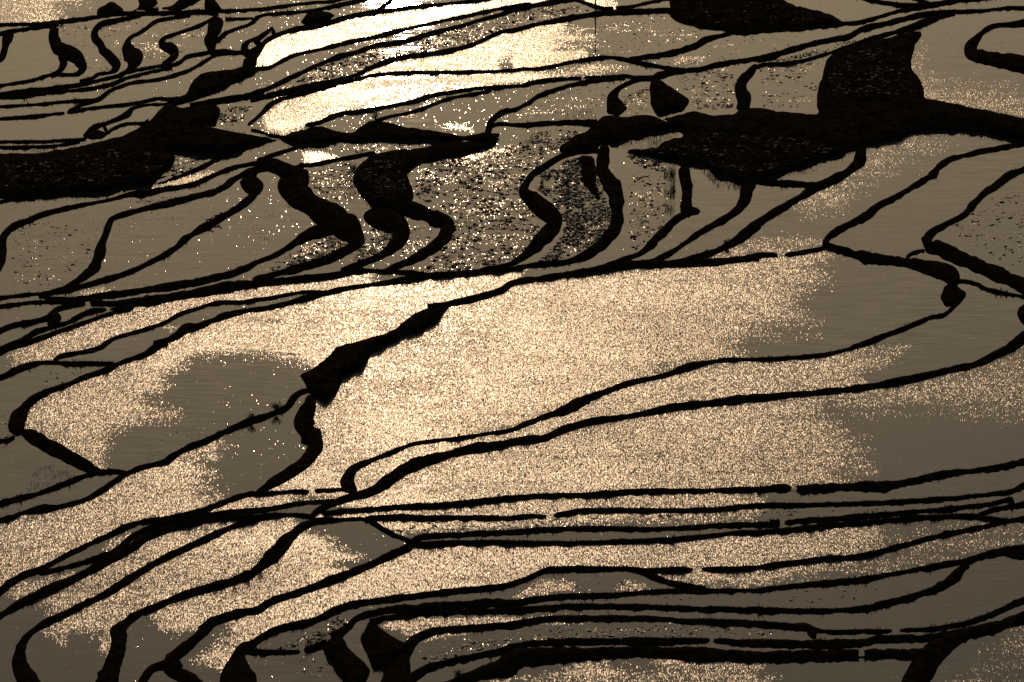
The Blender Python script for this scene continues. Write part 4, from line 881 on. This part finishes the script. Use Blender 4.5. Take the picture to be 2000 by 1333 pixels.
# ------------------------------------------------------------------ footpath on the weedy slope
def ribbon(pts, w, lift):
    P = catmull(np.array([(a, b, w) for a, b in pts], float), 3)
    zz = smooth1(np.array([bank_z(a, b) for a, b, _ in P]), 7) + lift
    L = at(P[:, 0], P[:, 1] - w / 2, zz); R = at(P[:, 0], P[:, 1] + w / 2, zz - .02); n = len(P)
    lowL = L - (0, 0, 1.0); lowR = R - (0, 0, 1.0)
    V = np.stack([lowL, L, R, lowR], 1).reshape(-1, 3); F = [(i * 4 + q, i * 4 + q + 1, i * 4 + 5 + q, i * 4 + 4 + q) for i in range(n - 1) for q in range(3)]
    return mesh_obj('path', V, F, M_PATH)
for pts, w, lift in PATHS: tag(ribbon(pts, w, lift), kind='structure')
# ------------------------------------------------------------------ ground to the horizon
zg = zs.min() - 1.6
gx = np.concatenate([np.linspace(-6000, -400, 15), np.linspace(-300, 300, 13), np.linspace(400, 6000, 15)]); gy = np.concatenate([np.linspace(-600, 400, 6), np.linspace(500, 1300, 17), np.linspace(1500, 14000, 14)])
V = [(x, y, zg + (mnoise.noise(Vector((x * .004, y * .004, 0))) * 1.0 - .6 if abs(x) < 320 and y < 1400 else mnoise.noise(Vector((x * .002, y * .002, 5))) * 3 - 3)) for y in gy for x in gx]
F = [(j * len(gx) + i, j * len(gx) + i + 1, (j + 1) * len(gx) + i + 1, (j + 1) * len(gx) + i) for j in range(len(gy) - 1) for i in range(len(gx) - 1)]
tag(mesh_obj('ground', V, F, M_GROUND), kind='structure')
# ------------------------------------------------------------------ light
w = bpy.data.worlds.new('World'); sc.world = w; w.use_nodes = True
nt = w.node_tree; bg = nt.nodes['Background']; sk = nt.nodes.new('ShaderNodeTexSky'); sk.sky_type = 'NISHITA'
sk.sun_disc = False; sk.sun_elevation = SUN_EL; sk.sun_rotation = SUN_AZ
sk.altitude = 1200; sk.air_density = SKY[1]; sk.dust_density = SKY[2]; sk.ozone_density = SKY[3]
tn = nt.nodes.new('ShaderNodeMix'); tn.data_type = 'RGBA'; tn.blend_type = 'MULTIPLY'; tn.inputs['Factor'].default_value = 1; tn.inputs['B'].default_value = (*SKY_TINT, 1)   # warm evening haze in the sky
nt.links.new(sk.outputs[0], tn.inputs['A']); nt.links.new(tn.outputs['Result'], bg.inputs['Color']); bg.inputs['Strength'].default_value = SKY[0]
ld = bpy.data.lights.new('sun', 'SUN'); ld.energy = SUN[0]; ld.angle = math.radians(.53); ld.color = SUN[1]
lo = bpy.data.objects.new('sun', ld); COL.objects.link(lo)
d = Vector((math.cos(SUN_EL) * math.sin(SUN_AZ), math.cos(SUN_EL) * math.cos(SUN_AZ), math.sin(SUN_EL)))
lo.rotation_euler = d.to_track_quat('Z', 'Y').to_euler(); lo.location = (0, 900, 400)
# ------------------------------------------------------------------ camera
cd = bpy.data.cameras.new('camera'); cam = bpy.data.objects.new('camera', cd); COL.objects.link(cam)
cd.sensor_fit = 'HORIZONTAL'; cd.angle = HFOV; cd.clip_start = 1; cd.clip_end = 30000
cam.location = (0, 0, CAMH); cam.rotation_euler = (math.pi / 2 - PITCH, 0, 0); sc.camera = cam
sc.view_settings.view_transform = 'Standard'; sc.view_settings.look = 'None'; sc.view_settings.exposure = EXPOSURE; sc.view_settings.gamma = 1
sc.render.engine = 'CYCLES'; sc.cycles.use_denoising = DENOISE; sc.cycles.max_bounces = 6
